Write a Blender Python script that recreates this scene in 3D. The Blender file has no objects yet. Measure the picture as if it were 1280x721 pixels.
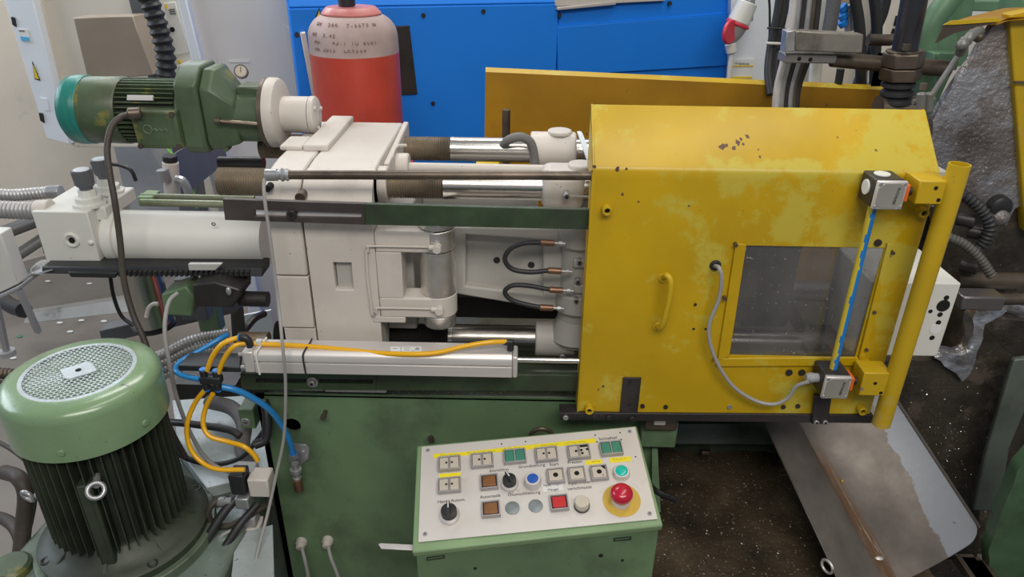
import bpy, bmesh, math, random
from mathutils import Vector as V, Matrix, noise
random.seed(7)
S = bpy.context.scene
COL = S.collection

# ---------------------------------------------------------------- camera, world, lamps, exposure
F = 900.0
PITCH, YAW, ROLL = math.radians(27), math.radians(-0.5), math.radians(0.8)
CAM = V((0, 0, 1.9))
_f = V((math.sin(YAW)*math.cos(PITCH), math.cos(YAW)*math.cos(PITCH), -math.sin(PITCH)))
_r0 = V((math.cos(YAW), -math.sin(YAW), 0)); _u0 = _r0.cross(_f)
_r = _r0*math.cos(ROLL)+_u0*math.sin(ROLL); _u = -_r0*math.sin(ROLL)+_u0*math.cos(ROLL)
cd = bpy.data.cameras.new('camera'); co = bpy.data.objects.new('camera', cd); COL.objects.link(co)
cd.sensor_width = 36; cd.lens = 36*F/1280; cd.clip_start = .02; cd.clip_end = 60
m = Matrix((( _r.x,_u.x,-_f.x,CAM.x),(_r.y,_u.y,-_f.y,CAM.y),(_r.z,_u.z,-_f.z,CAM.z),(0,0,0,1)))
co.matrix_world = m
S.camera = co

w = bpy.data.worlds.new('world'); S.world = w; w.use_nodes = True
w.node_tree.nodes['Background'].inputs[0].default_value = (.80,.90,1.0,1)
w.node_tree.nodes['Background'].inputs[1].default_value = .26

def area(name, loc, target, size, size_y, power, col):
    d = bpy.data.lights.new(name, 'AREA'); d.shape = 'RECTANGLE'; d.size = size; d.size_y = size_y
    d.energy = power; d.color = col
    o = bpy.data.objects.new(name, d); COL.objects.link(o); o.location = loc
    o.rotation_euler = (V(target)-V(loc)).to_track_quat('-Z', 'Y').to_euler()
    return o
# ceiling luminaires of the workshop and daylight from the high windows on the left
area('ceiling_lamp', (.7, .9, 4.2), (.1, 1.3, 1), 2.4, .5, 26, (1, .95, .87))
area('ceiling_lamp', (-.6, 3.2, 4.2), (-.4, 2.8, 1), 2.4, .5, 62, (1, .97, .92))
area('ceiling_lamp', (.4, -1.3, 3.7), (.1, 1.4, 1), 2.6, .8, 76, (1, .95, .87))
area('window_daylight', (-4.6, 2.0, 3.0), (-.7, 1.6, 1), 3.0, 1.4, 80, (.80, .89, 1))
area('window_daylight', (-2.4, 4.5, 3.45), (-.5, 1.2, 1), 2.2, 1.1, 90, (.80, .90, 1))
S.view_settings.view_transform = 'Standard'; S.view_settings.look = 'None'
S.view_settings.gamma = 1; S.view_settings.use_curve_mapping = False
S.view_settings.exposure = 0.0

# ---------------------------------------------------------------- from the photograph to points in the room
def ray(px, py): return _f + _r*((px-640)/F) - _u*((py-360.5)/F)
def at(px, py, Y):
    d = ray(px, py); return CAM + d*(Y/d.y)
def atz(px, py, Z):
    d = ray(px, py); return CAM + d*((Z-CAM.z)/d.z)
def on(px, py, p0, n):
    d = ray(px, py); return CAM + d*((p0-CAM).dot(n)/d.dot(n))
def ppx(px, py, Y):             # metres per pixel there
    d = ray(px, py); return (Y/d.y)/F

# ---------------------------------------------------------------- mesh builder
WL = {}
class MB:
    def __init__(s, M=None): s.v = []; s.f = []; s.mi = []; s.M = M; s.m = 0
    def add(s, vs, fs):
        b = len(s.v)
        for p in vs: s.v.append((s.M @ V(p)) if s.M else V(p))
        for f in fs: s.f.append([b+i for i in f]); s.mi.append(s.m)
        return s
    def box(s, a, b):
        x0,x1 = sorted((a[0],b[0])); y0,y1 = sorted((a[1],b[1])); z0,z1 = sorted((a[2],b[2]))
        return s.add([(x0,y0,z0),(x1,y0,z0),(x1,y1,z0),(x0,y1,z0),(x0,y0,z1),(x1,y0,z1),(x1,y1,z1),(x0,y1,z1)],
            [(0,3,2,1),(4,5,6,7),(0,1,5,4),(1,2,6,5),(2,3,7,6),(3,0,4,7)])
    def prism(s, poly, d):
        d = V(d); n = len(poly); P = [V(p) for p in poly]
        return s.add(P+[p+d for p in P], [tuple(range(n)), tuple(range(2*n-1, n-1, -1))]+[(i, (i+1)%n, n+(i+1)%n, n+i) for i in range(n)])
    def frame(s, outer, inner, d):      # ring between two loops with equal counts
        d = V(d); n = len(outer); O = [V(p) for p in outer]; I = [V(p) for p in inner]
        vs = O+I+[p+d for p in O]+[p+d for p in I]; fs = []
        for i in range(n):
            j = (i+1)%n
            fs += [(i,j,n+j,n+i), (2*n+i,3*n+i,3*n+j,2*n+j), (i,2*n+i,2*n+j,j), (n+i,n+j,3*n+j,3*n+i)]
        return s.add(vs, fs)
    def lathe(s, p0, ax, prof, n=24, ex=None):
        p0 = V(p0); ax = V(ax).normalized()
        a = ax.orthogonal().normalized() if ex is None else V(ex).normalized(); b = ax.cross(a)
        vs = []; fs = []
        for t, r in prof:
            for k in range(n):
                an = 2*math.pi*k/n; vs.append(p0+ax*t+(a*math.cos(an)+b*math.sin(an))*max(r, 1e-5))
        m_ = len(prof)
        for i in range(m_-1):
            for k in range(n): fs.append((i*n+k, i*n+(k+1)%n, (i+1)*n+(k+1)%n, (i+1)*n+k))
        fs.append(tuple(range(n-1,-1,-1))); fs.append(tuple((m_-1)*n+k for k in range(n)))
        return s.add(vs, fs)
    def cyl(s, p0, p1, r, r1=None, n=20):
        p0 = V(p0); p1 = V(p1); return s.lathe(p0, p1-p0, [(0, r), ((p1-p0).length, r if r1 is None else r1)], n)
    def pipe(s, p0, p1, r, ri, n=24):
        p0 = V(p0); p1 = V(p1); L = (p1-p0).length; a = (p1-p0).normalized().orthogonal().normalized(); b = (p1-p0).normalized().cross(a)
        def ring(c, q): return [c+(a*math.cos(2*math.pi*k/n)+b*math.sin(2*math.pi*k/n))*q for k in range(n)]
        return s.frame(ring(p0, r), ring(p0, ri), p1-p0)
    def sweep(s, P, R, n=8):
        T = [(P[min(i+1,len(P)-1)]-P[max(i-1,0)]).normalized() for i in range(len(P))]
        a = T[0].orthogonal().normalized(); vs = []; fs = []
        for i, p in enumerate(P):
            a = (a - T[i]*a.dot(T[i])).normalized(); b = T[i].cross(a)
            for k in range(n):
                an = 2*math.pi*k/n; vs.append(p+(a*math.cos(an)+b*math.sin(an))*R[i])
        for i in range(len(P)-1):
            for k in range(n): fs.append((i*n+k, i*n+(k+1)%n, (i+1)*n+(k+1)%n, (i+1)*n+k))
        fs.append(tuple(range(n-1,-1,-1))); fs.append(tuple((len(P)-1)*n+k for k in range(n)))
        return s.add(vs, fs)
    def tube(s, pts, r, n=8, sub=7): 
        P = spline(pts, sub); return s.sweep(P, [r]*len(P), n)
    def ribbed(s, pts, r, pitch, amp, n=12):
        P = spline(pts, 24); L = [0]
        for i in range(1, len(P)): L.append(L[-1]+(P[i]-P[i-1]).length)
        Q = []; R = []; k = int(L[-1]/pitch*5); j = 0
        for q in range(k+1):
            t = L[-1]*q/k
            while j < len(L)-2 and L[j+1] < t: j += 1
            u = (t-L[j])/max(L[j+1]-L[j], 1e-9); Q.append(P[j].lerp(P[j+1], min(max(u,0),1))); R.append(r-amp*(0.5-0.5*math.cos(2*math.pi*q/5)))
        return s.sweep(Q, R, n)
    def ball(s, c, r, n=12, m_=8, sc=(1,1,1)):
        c = V(c); vs = []; fs = []
        for i in range(m_+1):
            th = math.pi*i/m_
            for k in range(n):
                ph = 2*math.pi*k/n; rr = max(math.sin(th), 1e-4)
                vs.append(c+V((r*sc[0]*rr*math.cos(ph), r*sc[1]*rr*math.sin(ph), r*sc[2]*math.cos(th))))
        for i in range(m_):
            for k in range(n): fs.append((i*n+k, i*n+(k+1)%n, (i+1)*n+(k+1)%n, (i+1)*n+k))
        return s.add(vs, fs)
    def torus(s, c, ax, R, r, n=20, m_=8):
        c = V(c); ax = V(ax).normalized(); a = ax.orthogonal().normalized(); b = ax.cross(a); vs = []; fs = []
        for i in range(n):
            an = 2*math.pi*i/n; d = a*math.cos(an)+b*math.sin(an)
            for k in range(m_):
                t = 2*math.pi*k/m_; vs.append(c+d*(R+r*math.cos(t))+ax*(r*math.sin(t)))
        for i in range(n):
            for k in range(m_): fs.append((i*m_+k, ((i+1)%n)*m_+k, ((i+1)%n)*m_+(k+1)%m_, i*m_+(k+1)%m_))
        return s.add(vs, fs)
    def hexa(s, F4, B4):                 # four near corners, four far corners
        return s.add(list(F4)+list(B4), [(0,1,2,3),(7,6,5,4),(0,4,5,1),(1,5,6,2),(2,6,7,3),(3,7,4,0)])
    def build(s, name, mat, parent=None, label=None, cat=None, group=None, kind=None, bevel=0, sharp=38, seg=2):
        if parent is not None: org = WL[parent.name]
        else:
            xs=[p.x for p in s.v]; ys=[p.y for p in s.v]; zs=[p.z for p in s.v]
            org = V(((min(xs)+max(xs))/2, (min(ys)+max(ys))/2, min(zs)))
        me = bpy.data.meshes.new(name)
        me.from_pydata([tuple(p-org) for p in s.v], [], s.f)
        mats = mat if isinstance(mat, (list, tuple)) else [mat]
        for q in mats: me.materials.append(q)
        me.polygons.foreach_set('material_index', s.mi)
        bm = bmesh.new(); bm.from_mesh(me); bmesh.ops.recalc_face_normals(bm, faces=bm.faces)
        for f in bm.faces: f.smooth = True
        ca = math.radians(sharp)
        for e in bm.edges:
            if len(e.link_faces) == 2 and e.calc_face_angle(0) > ca: e.smooth = False
        bm.to_mesh(me); bm.free()
        o = bpy.data.objects.new(name, me); COL.objects.link(o); WL[o.name] = org.copy()
        if parent is not None: o.parent = parent
        else: o.location = org
        if bevel:
            b = o.modifiers.new('bevel', 'BEVEL'); b.width = bevel; b.segments = seg; b.limit_method = 'ANGLE'; b.angle_limit = math.radians(40); b.harden_normals = False
        tagp(o, label, cat, group, kind)
        return o
def tagp(o, label=None, cat=None, group=None, kind=None):
    if label: o['label'] = label
    if cat: o['category'] = cat
    if group: o['group'] = group
    if kind: o['kind'] = kind
def thing(name, loc, label, cat, group=None, kind=None):
    o = bpy.data.objects.new(name, None); COL.objects.link(o); o.location = loc; o.empty_display_size = .05
    WL[o.name] = V(loc); tagp(o, label, cat, group, kind); return o
def dup(o, delta, label=None):          # a thing with copies of its parts and sub-parts
    def rec(q, par):
        c = q.copy(); COL.objects.link(c)
        if par is not None: c.parent = par
        for ch in [x for x in list(COL.objects) if x.parent is q]: rec(ch, c)
        return c
    c = rec(o, None); c.location = o.location + V(delta)
    if label: c['label'] = label
    return c
def spline(pts, sub=7):
    P = [V(p) for p in pts]
    if len(P) < 3: return [P[0].lerp(P[-1], i/4) for i in range(5)]
    P = [P[0]*2-P[1]]+P+[P[-1]*2-P[-2]]; out = []
    for i in range(1, len(P)-2):
        a, b, c, d = P[i-1:i+3]
        for k in range(sub):
            t = k/sub; out.append(.5*((2*b)+(c-a)*t+(2*a-5*b+4*c-d)*t*t+(3*b-a-3*c+d)*t**3))
    out.append(P[-2]); return out
def px(pts, Y): return [at(x, y, Y) for x, y in pts]
def pxd(pts): return [at(x, y, Y) for x, y, Y in pts]
def circ(cx, cz, r, Y, n=20): return [V((cx+r*math.cos(2*math.pi*k/n), Y, cz+r*math.sin(2*math.pi*k/n))) for k in range(n)]

# ---------------------------------------------------------------- materials
def mat(name, col, rough=.5, metal=0, var=.12, vs=5, dirt=0, dcol=(.035,.028,.02), ds=7, chip=0, ccol=(.06,.045,.035), cs=30,
        spots=0, scol=(.02,.018,.015), ss=110, bump=.15, bs=60, patch=0, pcol=(.6,.6,.2), ps=5, stretch=None, coat=0, bd=.002, rv=1):
    M = bpy.data.materials.new(name); M.use_nodes = True; N = M.node_tree; nd = N.nodes; lk = N.links
    B = nd['Principled BSDF']; tc = nd.new('ShaderNodeTexCoord'); src = tc.outputs['Object']
    if stretch:
        mp = nd.new('ShaderNodeMapping'); mp.inputs['Scale'].default_value = stretch; lk.new(src, mp.inputs[0]); src = mp.outputs[0]
    def noi(scale, det=4, rg=.55, off=0):
        n = nd.new('ShaderNodeTexNoise'); n.inputs['Scale'].default_value = scale; n.inputs['Detail'].default_value = det; n.inputs['Roughness'].default_value = rg
        if off:
            mp = nd.new('ShaderNodeMapping'); mp.inputs['Location'].default_value = (off, off*1.7, off*.6); lk.new(src, mp.inputs[0]); lk.new(mp.outputs[0], n.inputs[0])
        else: lk.new(src, n.inputs[0])
        return n.outputs[0]
    def ramp(s_, lo, hi):
        r = nd.new('ShaderNodeMapRange'); r.inputs[1].default_value = lo; r.inputs[2].default_value = hi; lk.new(s_, r.inputs[0]); return r.outputs[0]
    def mix(fac, a, b):
        x = nd.new('ShaderNodeMix'); x.data_type = 'RGBA'
        if isinstance(fac, (int, float)): x.inputs[0].default_value = fac
        else: lk.new(fac, x.inputs[0])
        for i, q in ((6, a), (7, b)):
            if isinstance(q, tuple): x.inputs[i].default_value = (*q, 1)
            else: lk.new(q, x.inputs[i])
        return x.outputs[2]
    def mul(s_, k):
        x = nd.new('ShaderNodeMath'); x.operation = 'MULTIPLY'; lk.new(s_, x.inputs[0]); x.inputs[1].default_value = k; return x.outputs[0]
    lo = tuple(max(0, c*(1-var)) for c in col); hi = tuple(min(1, c*(1+var)) for c in col)
    c = mix(ramp(noi(vs), .3, .7), lo, hi)
    if patch:
        a_ = ramp(noi(ps, 9, .68, 3.1), .62-patch*.25, .66-patch*.22); c = mix(mul(a_, .75), c, pcol)
    if dirt:
        a_ = ramp(noi(ds, 8, .65, 1.3), .75-dirt*.6, .9-dirt*.35); c = mix(mul(a_, .85), c, dcol)
    if chip:
        a_ = ramp(noi(cs, 6, .6, 5.2), .76-chip*.25, .78-chip*.25); c = mix(a_, c, ccol)
    if spots:
        a_ = ramp(noi(ss*1.9, 3, .55, 7.7), .79-spots*.16, .81-spots*.16); c = mix(a_, c, scol)
    lk.new(c, B.inputs['Base Color']); B.inputs['Metallic'].default_value = metal
    rr = nd.new('ShaderNodeMapRange'); rr.inputs[3].default_value = max(.04, rough-.1*rv); rr.inputs[4].default_value = min(1, rough+.12*rv)
    lk.new(noi(vs*3, 5), rr.inputs[0]); lk.new(rr.outputs[0], B.inputs['Roughness'])
    if coat: B.inputs['Coat Weight'].default_value = coat; B.inputs['Coat Roughness'].default_value = .2
    if bump:
        b = nd.new('ShaderNodeBump'); b.inputs['Strength'].default_value = bump; b.inputs['Distance'].default_value = bd
        lk.new(noi(bs, 6), b.inputs['Height']); lk.new(b.outputs[0], B.inputs['Normal'])
    return M
YEL = mat('yellow_paint', (.50,.315,.003), .38, var=.16, vs=4, patch=.40, pcol=(.50,.42,.055), ps=6, dirt=.10, ds=9, dcol=(.16,.10,.02), chip=.16, ccol=(.10,.05,.03), cs=26, spots=.34, bump=.12, bs=90)
YELB = mat('old_yellow_paint', (.34,.165,.001), .5, var=.2, dirt=.25, ds=5, chip=.28, ccol=(.09,.07,.05), cs=34, spots=.5, bump=.15)
YELC = mat('yellow_tube_paint', (.50,.325,.008), .4, patch=.2, pcol=(.5,.35,.1), chip=.35, ccol=(.25,.18,.13), cs=40, spots=.4, dirt=.15)
GRN = mat('machine_green', (.125,.20,.105), .42, var=.22, vs=4, dirt=.42, ds=4, dcol=(.035,.04,.024), chip=.12, ccol=(.02,.02,.015), cs=30, spots=.5, bump=.12)
GRNB = mat('bar_green', (.032,.055,.026), .45, var=.35, vs=14, dirt=.5, ds=12, dcol=(.03,.027,.022), spots=.3)
GRNL = mat('light_green', (.21,.31,.16), .38, var=.15, vs=6, dirt=.12, chip=.2, ccol=(.07,.05,.035), cs=28, spots=.35)
GRNM = mat('motor_green', (.07,.105,.055), .4, var=.3, vs=8, dirt=.42, ds=9, dcol=(.05,.045,.02), patch=.2, pcol=(.22,.2,.04), ps=12, spots=.3)
GRND = mat('dark_motor_green', (.035,.045,.028), .5, var=.3, vs=9, dirt=.5, ds=8, dcol=(.015,.013,.01), spots=.3)
COVER = mat('fan_cover_green', (.18,.28,.15), .27, coat=.5, var=.14, vs=7, dirt=.22, dcol=(.07,.09,.05), chip=.25, ccol=(.03,.03,.025), cs=22, spots=.45)
DRK = mat('oily_dark_green', (.06,.08,.05), .3, var=.4, vs=4, dirt=.55, ds=4, dcol=(.018,.017,.013), spots=.6, scol=(.16,.14,.11), ss=80)
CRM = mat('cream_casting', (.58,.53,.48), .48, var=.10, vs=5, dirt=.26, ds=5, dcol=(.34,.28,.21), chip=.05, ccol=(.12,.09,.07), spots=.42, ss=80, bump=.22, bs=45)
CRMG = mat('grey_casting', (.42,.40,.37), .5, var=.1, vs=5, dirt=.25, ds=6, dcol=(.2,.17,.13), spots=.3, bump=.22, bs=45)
WHT = mat('white_paint', (.66,.645,.60), .38, var=.06, dirt=.12, ds=4, dcol=(.4,.36,.29), spots=.2, ss=60, bump=.08)
STL = mat('steel', (.60,.57,.53), .25, 1, var=.04, vs=12, bump=0, rv=.15)
ALU = mat('aluminium', (.66,.62,.60), .40, .45, var=.06, vs=6, dirt=.1, dcol=(.35,.3,.25), bump=.04, stretch=(.3,4,4))
THR = mat('oily_thread', (.30,.25,.19), .38, .6, var=.3, vs=10, patch=.2, pcol=(.32,.16,.07), dirt=.25, dcol=(.05,.04,.03))
BRN = mat('brown_steel', (.14,.11,.085), .42, .7, var=.3, vs=12, dirt=.4, dcol=(.03,.025,.02), spots=.3)
BLK = mat('black_rubber', (.022,.022,.024), .5, var=.2, dirt=.1, dcol=(.06,.05,.04), bump=.08)
BPL = mat('black_plastic', (.018,.018,.02), .42, var=.2, spots=.15, scol=(.1,.1,.1))
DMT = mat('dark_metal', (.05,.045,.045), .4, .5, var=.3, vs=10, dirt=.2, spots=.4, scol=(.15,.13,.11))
GRY = mat('grey_plastic', (.33,.33,.34), .45, var=.08, dirt=.1, bump=.04)
GRYC = mat('grey_cable', (.32,.31,.30), .5, var=.1, dirt=.15, dcol=(.15,.13,.11), bump=.04)
CDT = mat('steel_conduit', (.38,.37,.37), .4, .5, var=.15, vs=30, dirt=.2, dcol=(.12,.1,.09), bump=.03)
ZNC = mat('zinc', (.42,.42,.43), .36, .65, var=.15, vs=20, dirt=.25, dcol=(.16,.14,.12))
PNL = mat('panel_plate', (.64,.60,.565), .4, .15, var=.05, vs=9, dirt=.2, ds=9, dcol=(.40,.33,.25), spots=.35, ss=120, scol=(.16,.13,.1), bump=.04)
BZL = mat('button_bezel', (.36,.34,.34), .42, .2, var=.1, dirt=.2, dcol=(.2,.17,.14))
CAPW = mat('ivory_cap', (.52,.46,.38), .45, var=.08, dirt=.2, dcol=(.25,.2,.15))
CAPG = mat('green_cap', (.045,.22,.15), .4, var=.1, spots=.3, scol=(.2,.3,.25))
CAPO = mat('amber_cap', (.22,.09,.03), .35, var=.3, vs=60, dirt=.2, dcol=(.2,.13,.09))
CAPR = mat('red_cap', (.50,.02,.02), .35, var=.12, spots=.2)
RED = mat('red_mushroom', (.46,.006,.03), .22, var=.06, bump=0, coat=.4)
CAPB = mat('blue_cap', (.015,.09,.42), .3, var=.05)
TEAL = mat('teal_cap', (.0,.46,.38), .22, var=.08, coat=.4)
GOLD = mat('yellow_disc', (.55,.36,.05), .45, var=.08, dirt=.25, dcol=(.3,.2,.05))
TAPE = mat('yellow_tape', (.82,.67,.02), .5, var=.05, bump=.02)
INK = mat('ink', (.02,.02,.022), .6, bump=0)
HOLE = mat('hole_black', (.004,.004,.004), .9, bump=0, var=0)
BLUE = mat('machine_blue', (.0,.20,.80), .65, var=.06, vs=1.5, spots=.05, bump=.05, bs=120)
REDG = mat('cylinder_red', (.50,.058,.036), .36, var=.14, vs=8, dirt=.12, ds=6, dcol=(.25,.09,.07), spots=.22, scol=(.45,.3,.25), ss=90)
REDS = mat('dusty_shoulder', (.44,.33,.31), .6, var=.15, vs=14, dirt=.25, dcol=(.33,.12,.1), ds=9, spots=.3, scol=(.2,.1,.1))
BGE = mat('cabinet_beige', (.66,.61,.53), .5, var=.04, vs=2, spots=.1, bump=.03)
WALLM = mat('wall_panel', (.76,.70,.61), .6, var=.09, vs=1.6, dirt=.2, ds=3, dcol=(.28,.24,.19), spots=.2, ss=30, scol=(.25,.2,.15))
CABW = mat('cabinet_white', (.72,.76,.81), .4, var=.03, bump=.02)
CABG = mat('cabinet_grey', (.64,.62,.59), .5, var=.06, vs=2, spots=.15, bump=.03)
BRNP = mat('tinted_steel_panel', (.34,.28,.22), .38, .35, var=.12, vs=3, dirt=.1, dcol=(.2,.15,.11))
DGR = mat('dark_grey_paint', (.10,.105,.115), .45, var=.12, dirt=.1)
FLR = mat('concrete_floor', (.19,.165,.145), .5, var=.16, vs=1.3, dirt=.35, ds=2.2, dcol=(.11,.09,.075), spots=.35, ss=45, scol=(.42,.40,.37), bump=.2, bs=30)
TNK = mat('tank_green_grey', (.16,.20,.17), .28, var=.2, vs=3, dirt=.45, ds=4, dcol=(.06,.065,.04), spots=.6, ss=80, scol=(.02,.02,.015))
TNKL = mat('pale_tank_plate', (.34,.38,.38), .28, var=.15, dirt=.35, ds=6, dcol=(.06,.06,.05), spots=.6, ss=70)
SHEET = mat('stained_sheet', (.15,.13,.115), .36, .45, var=.3, vs=5, dirt=.55, ds=4, dcol=(.07,.055,.045), spots=.4)
SHEETR = mat('rust_streak', (.12,.065,.03), .5, .2, var=.4, vs=12, dirt=.4, ds=16, dcol=(.30,.27,.22))
SHEETP = mat('pale_chalky_stain', (.23,.24,.26), .55, .3, var=.12, vs=10, dirt=.3, dcol=(.25,.24,.24), spots=.3)
SOOT = mat('soot_plate', (.27,.24,.23), .36, .4, var=.4, vs=5, dirt=.62, ds=3.5, dcol=(.05,.035,.028), patch=.7, pcol=(.42,.43,.48), ps=4.5, spots=.75, scol=(.40,.40,.43), ss=80, bump=.9, bs=90, bd=.006)
FURN = mat('furnace_grime', (.05,.04,.03), .42, .1, var=.5, vs=7, dirt=.55, ds=5, dcol=(.012,.011,.01), patch=.28, pcol=(.13,.10,.08), ps=9, spots=.6, scol=(.22,.20,.18), ss=70, bump=.7, bs=50, bd=.005)
DROSS = mat('metal_dross', (.60,.60,.64), .3, .9, var=.3, vs=25, dirt=.4, ds=20, dcol=(.12,.10,.08), bump=.6, bs=60, bd=.006)
DIRT = mat('gritty_oil_dirt', (.11,.08,.05), .3, var=.5, vs=5, dirt=.68, ds=3.5, dcol=(.018,.016,.013), spots=.85, scol=(.30,.26,.20), ss=75, bump=.7, bs=70, bd=.005)
PIPEG = mat('pipe_green', (.11,.21,.12), .38, var=.18, vs=6, dirt=.2, dcol=(.08,.1,.05), spots=.3)
YHOSE = mat('yellow_pneumatic_tube', (.78,.40,.004), .32, var=.03, bump=0, coat=.3)
BHOSE = mat('blue_pneumatic_tube', (.02,.22,.55), .3, var=.03, bump=0, coat=.3)
GE = mat('green_yellow_wire', (.2,.6,.05), .4, bump=0)
TTAPE = mat('teal_tape', (.015,.18,.15), .32, var=.2, vs=14, bump=.5, bs=12, bd=.006, stretch=(6,1,1))
ORG = mat('orange_plastic', (.72,.13,.015), .4)
FOIL = mat('silver_painted_steel', (.74,.71,.67), .30, .9, var=.12, vs=20, dirt=.15, bump=.6, bs=25, dcol=(.3,.26,.2), bd=.004)
BROWNC = mat('oily_brown_cable', (.05,.038,.03), .55, var=.25, dirt=.3, bump=.4, bs=120, bd=.003)
BRASS = mat('old_copper_ferrule', (.22,.12,.075), .38, .7, var=.2, vs=30)
PINK = mat('red_plastic', (.62,.04,.07), .4)
WPL = mat('white_plastic', (.66,.66,.62), .4, var=.04, bump=.02)
LBL = mat('paper_label', (.72,.72,.70), .5, bump=0)
LBB = mat('blue_print', (.10,.40,.70), .5, bump=0)
SIGNY = mat('sign_yellow', (.75,.55,.03), .5, bump=0)
CLB = mat('valve_blue', (.01,.18,.6), .35)

def chute_mat():
    # stains laid along the trough with its own surface coordinates
    M = mat('stained_chute', (.17,.145,.125), .42, .3, var=.35, vs=5, dirt=.5, ds=4, dcol=(.06,.048,.038), spots=.4); N = M.node_tree; nd = N.nodes; lk = N.links
    B = nd['Principled BSDF']; base = B.inputs['Base Color'].links[0].from_socket
    uv = nd.new('ShaderNodeUVMap'); uv.uv_map = 'trough'; sp = nd.new('ShaderNodeSeparateXYZ'); lk.new(uv.outputs[0], sp.inputs[0])
    def math_(op, a, b=None, c=None):
        x = nd.new('ShaderNodeMath'); x.operation = op
        for i, q in enumerate((a, b, c)):
            if q is None: continue
            if isinstance(q, (int, float)): x.inputs[i].default_value = q
            else: lk.new(q, x.inputs[i])
        return x.outputs[0]
    def noi(sx, sy, sc, det):
        mp = nd.new('ShaderNodeMapping'); mp.inputs['Scale'].default_value = (sx, sy, 1); lk.new(uv.outputs[0], mp.inputs[0])
        n = nd.new('ShaderNodeTexNoise'); n.inputs['Scale'].default_value = sc; n.inputs['Detail'].default_value = det; n.inputs['Roughness'].default_value = .65; lk.new(mp.outputs[0], n.inputs[0]); return n.outputs[0]
    def step(s_, lo, hi):
        r = nd.new('ShaderNodeMapRange'); r.inputs[1].default_value = lo; r.inputs[2].default_value = hi; lk.new(s_, r.inputs[0]); return r.outputs[0]
    def mixc(f, a, b):
        x = nd.new('ShaderNodeMix'); x.data_type = 'RGBA'; lk.new(f, x.inputs[0]); lk.new(a, x.inputs[6])
        if isinstance(b, tuple): x.inputs[7].default_value = (*b, 1)
        else: lk.new(b, x.inputs[7])
        return x.outputs[2]
    u, v = sp.outputs[0], sp.outputs[1]
    e = math_('ADD', math_('ADD', u, math_('MULTIPLY', v, .10)), math_('MULTIPLY', math_('SUBTRACT', noi(1, 1, 7, 10), .5), .16))
    c = mixc(step(e, .865, .875), base, (.25,.26,.285))
    d = math_('ABSOLUTE', math_('SUBTRACT', math_('ADD', u, math_('MULTIPLY', v, -.03)), .36))
    d = math_('ADD', d, math_('MULTIPLY', math_('SUBTRACT', noi(12, 1.2, 3, 8), .5), .09))
    k = math_('MULTIPLY', step(d, .060, .020), step(v, .16, .34)); c = mixc(k, c, (.13,.068,.03))
    k2 = math_('MULTIPLY', step(noi(30, 1.5, 3, 6), .56, .62), math_('MULTIPLY', step(d, .045, .02), step(v, .3, .5))); c = mixc(k2, c, (.34,.30,.24))
    lk.new(c, B.inputs['Base Color']); return M
def pane_mat():
    M = bpy.data.materials.new('scratched_window_plastic'); M.use_nodes = True; N = M.node_tree; nd = N.nodes; lk = N.links
    nd.clear(); out = nd.new('ShaderNodeOutputMaterial'); tr = nd.new('ShaderNodeBsdfTransparent'); tr.inputs[0].default_value = (.80,.80,.82,1)
    gl = nd.new('ShaderNodeBsdfGlossy'); gl.inputs['Roughness'].default_value = .12; gl.inputs[0].default_value = (.9,.9,.95,1)
    df = nd.new('ShaderNodeBsdfDiffuse'); df.inputs[0].default_value = (.24,.235,.225,1)
    tc = nd.new('ShaderNodeTexCoord'); n1 = nd.new('ShaderNodeTexNoise'); n1.inputs['Scale'].default_value = 8; n1.inputs['Detail'].default_value = 8
    n2 = nd.new('ShaderNodeTexNoise'); n2.inputs['Scale'].default_value = 150; n2.inputs['Detail'].default_value = 2
    lk.new(tc.outputs['Object'], n1.inputs[0]); lk.new(tc.outputs['Object'], n2.inputs[0])
    r1 = nd.new('ShaderNodeMapRange'); r1.inputs[1].default_value = .35; r1.inputs[2].default_value = .8; r1.inputs[3].default_value = .10; r1.inputs[4].default_value = .42; lk.new(n1.outputs[0], r1.inputs[0])
    r2 = nd.new('ShaderNodeMapRange'); r2.inputs[1].default_value = .70; r2.inputs[2].default_value = .72; lk.new(n2.outputs[0], r2.inputs[0])
    mx = nd.new('ShaderNodeMath'); mx.operation = 'MAXIMUM'; lk.new(r1.outputs[0], mx.inputs[0]); lk.new(r2.outputs[0], mx.inputs[1])
    a = nd.new('ShaderNodeMixShader'); lk.new(mx.outputs[0], a.inputs[0]); lk.new(tr.outputs[0], a.inputs[1]); lk.new(df.outputs[0], a.inputs[2])
    b = nd.new('ShaderNodeMixShader'); b.inputs[0].default_value = .10; lk.new(a.outputs[0], b.inputs[1]); lk.new(gl.outputs[0], b.inputs[2])
    lk.new(b.outputs[0], out.inputs[0]); return M
PANE = pane_mat()

def text(txt, size, M, m_, parent, name='lettering', ext=.0003, align='CENTER'):
    cu = bpy.data.curves.new(name, 'FONT'); cu.body = txt; cu.size = size; cu.extrude = ext; cu.align_x = align; cu.align_y = 'CENTER'; cu.resolution_u = 2
    t = bpy.data.objects.new('tmp', cu); COL.objects.link(t)
    dg = bpy.context.evaluated_depsgraph_get(); me = bpy.data.meshes.new_from_object(t.evaluated_get(dg)); bpy.data.objects.remove(t)
    me.transform(Matrix.Translation(-WL[parent.name]) @ M); me.materials.clear(); me.materials.append(m_); me.name = name
    o = bpy.data.objects.new(name, me); COL.objects.link(o); o.parent = parent; WL[o.name] = WL[parent.name].copy(); return o
def frameM(o, x, z):        # matrix with local x along x and local z along z
    x = V(x).normalized(); z = V(z).normalized(); y = z.cross(x).normalized(); x = y.cross(z)
    return Matrix(((x.x,y.x,z.x,o[0]),(x.y,y.y,z.y,o[1]),(x.z,y.z,z.z,o[2]),(0,0,0,1)))

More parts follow.
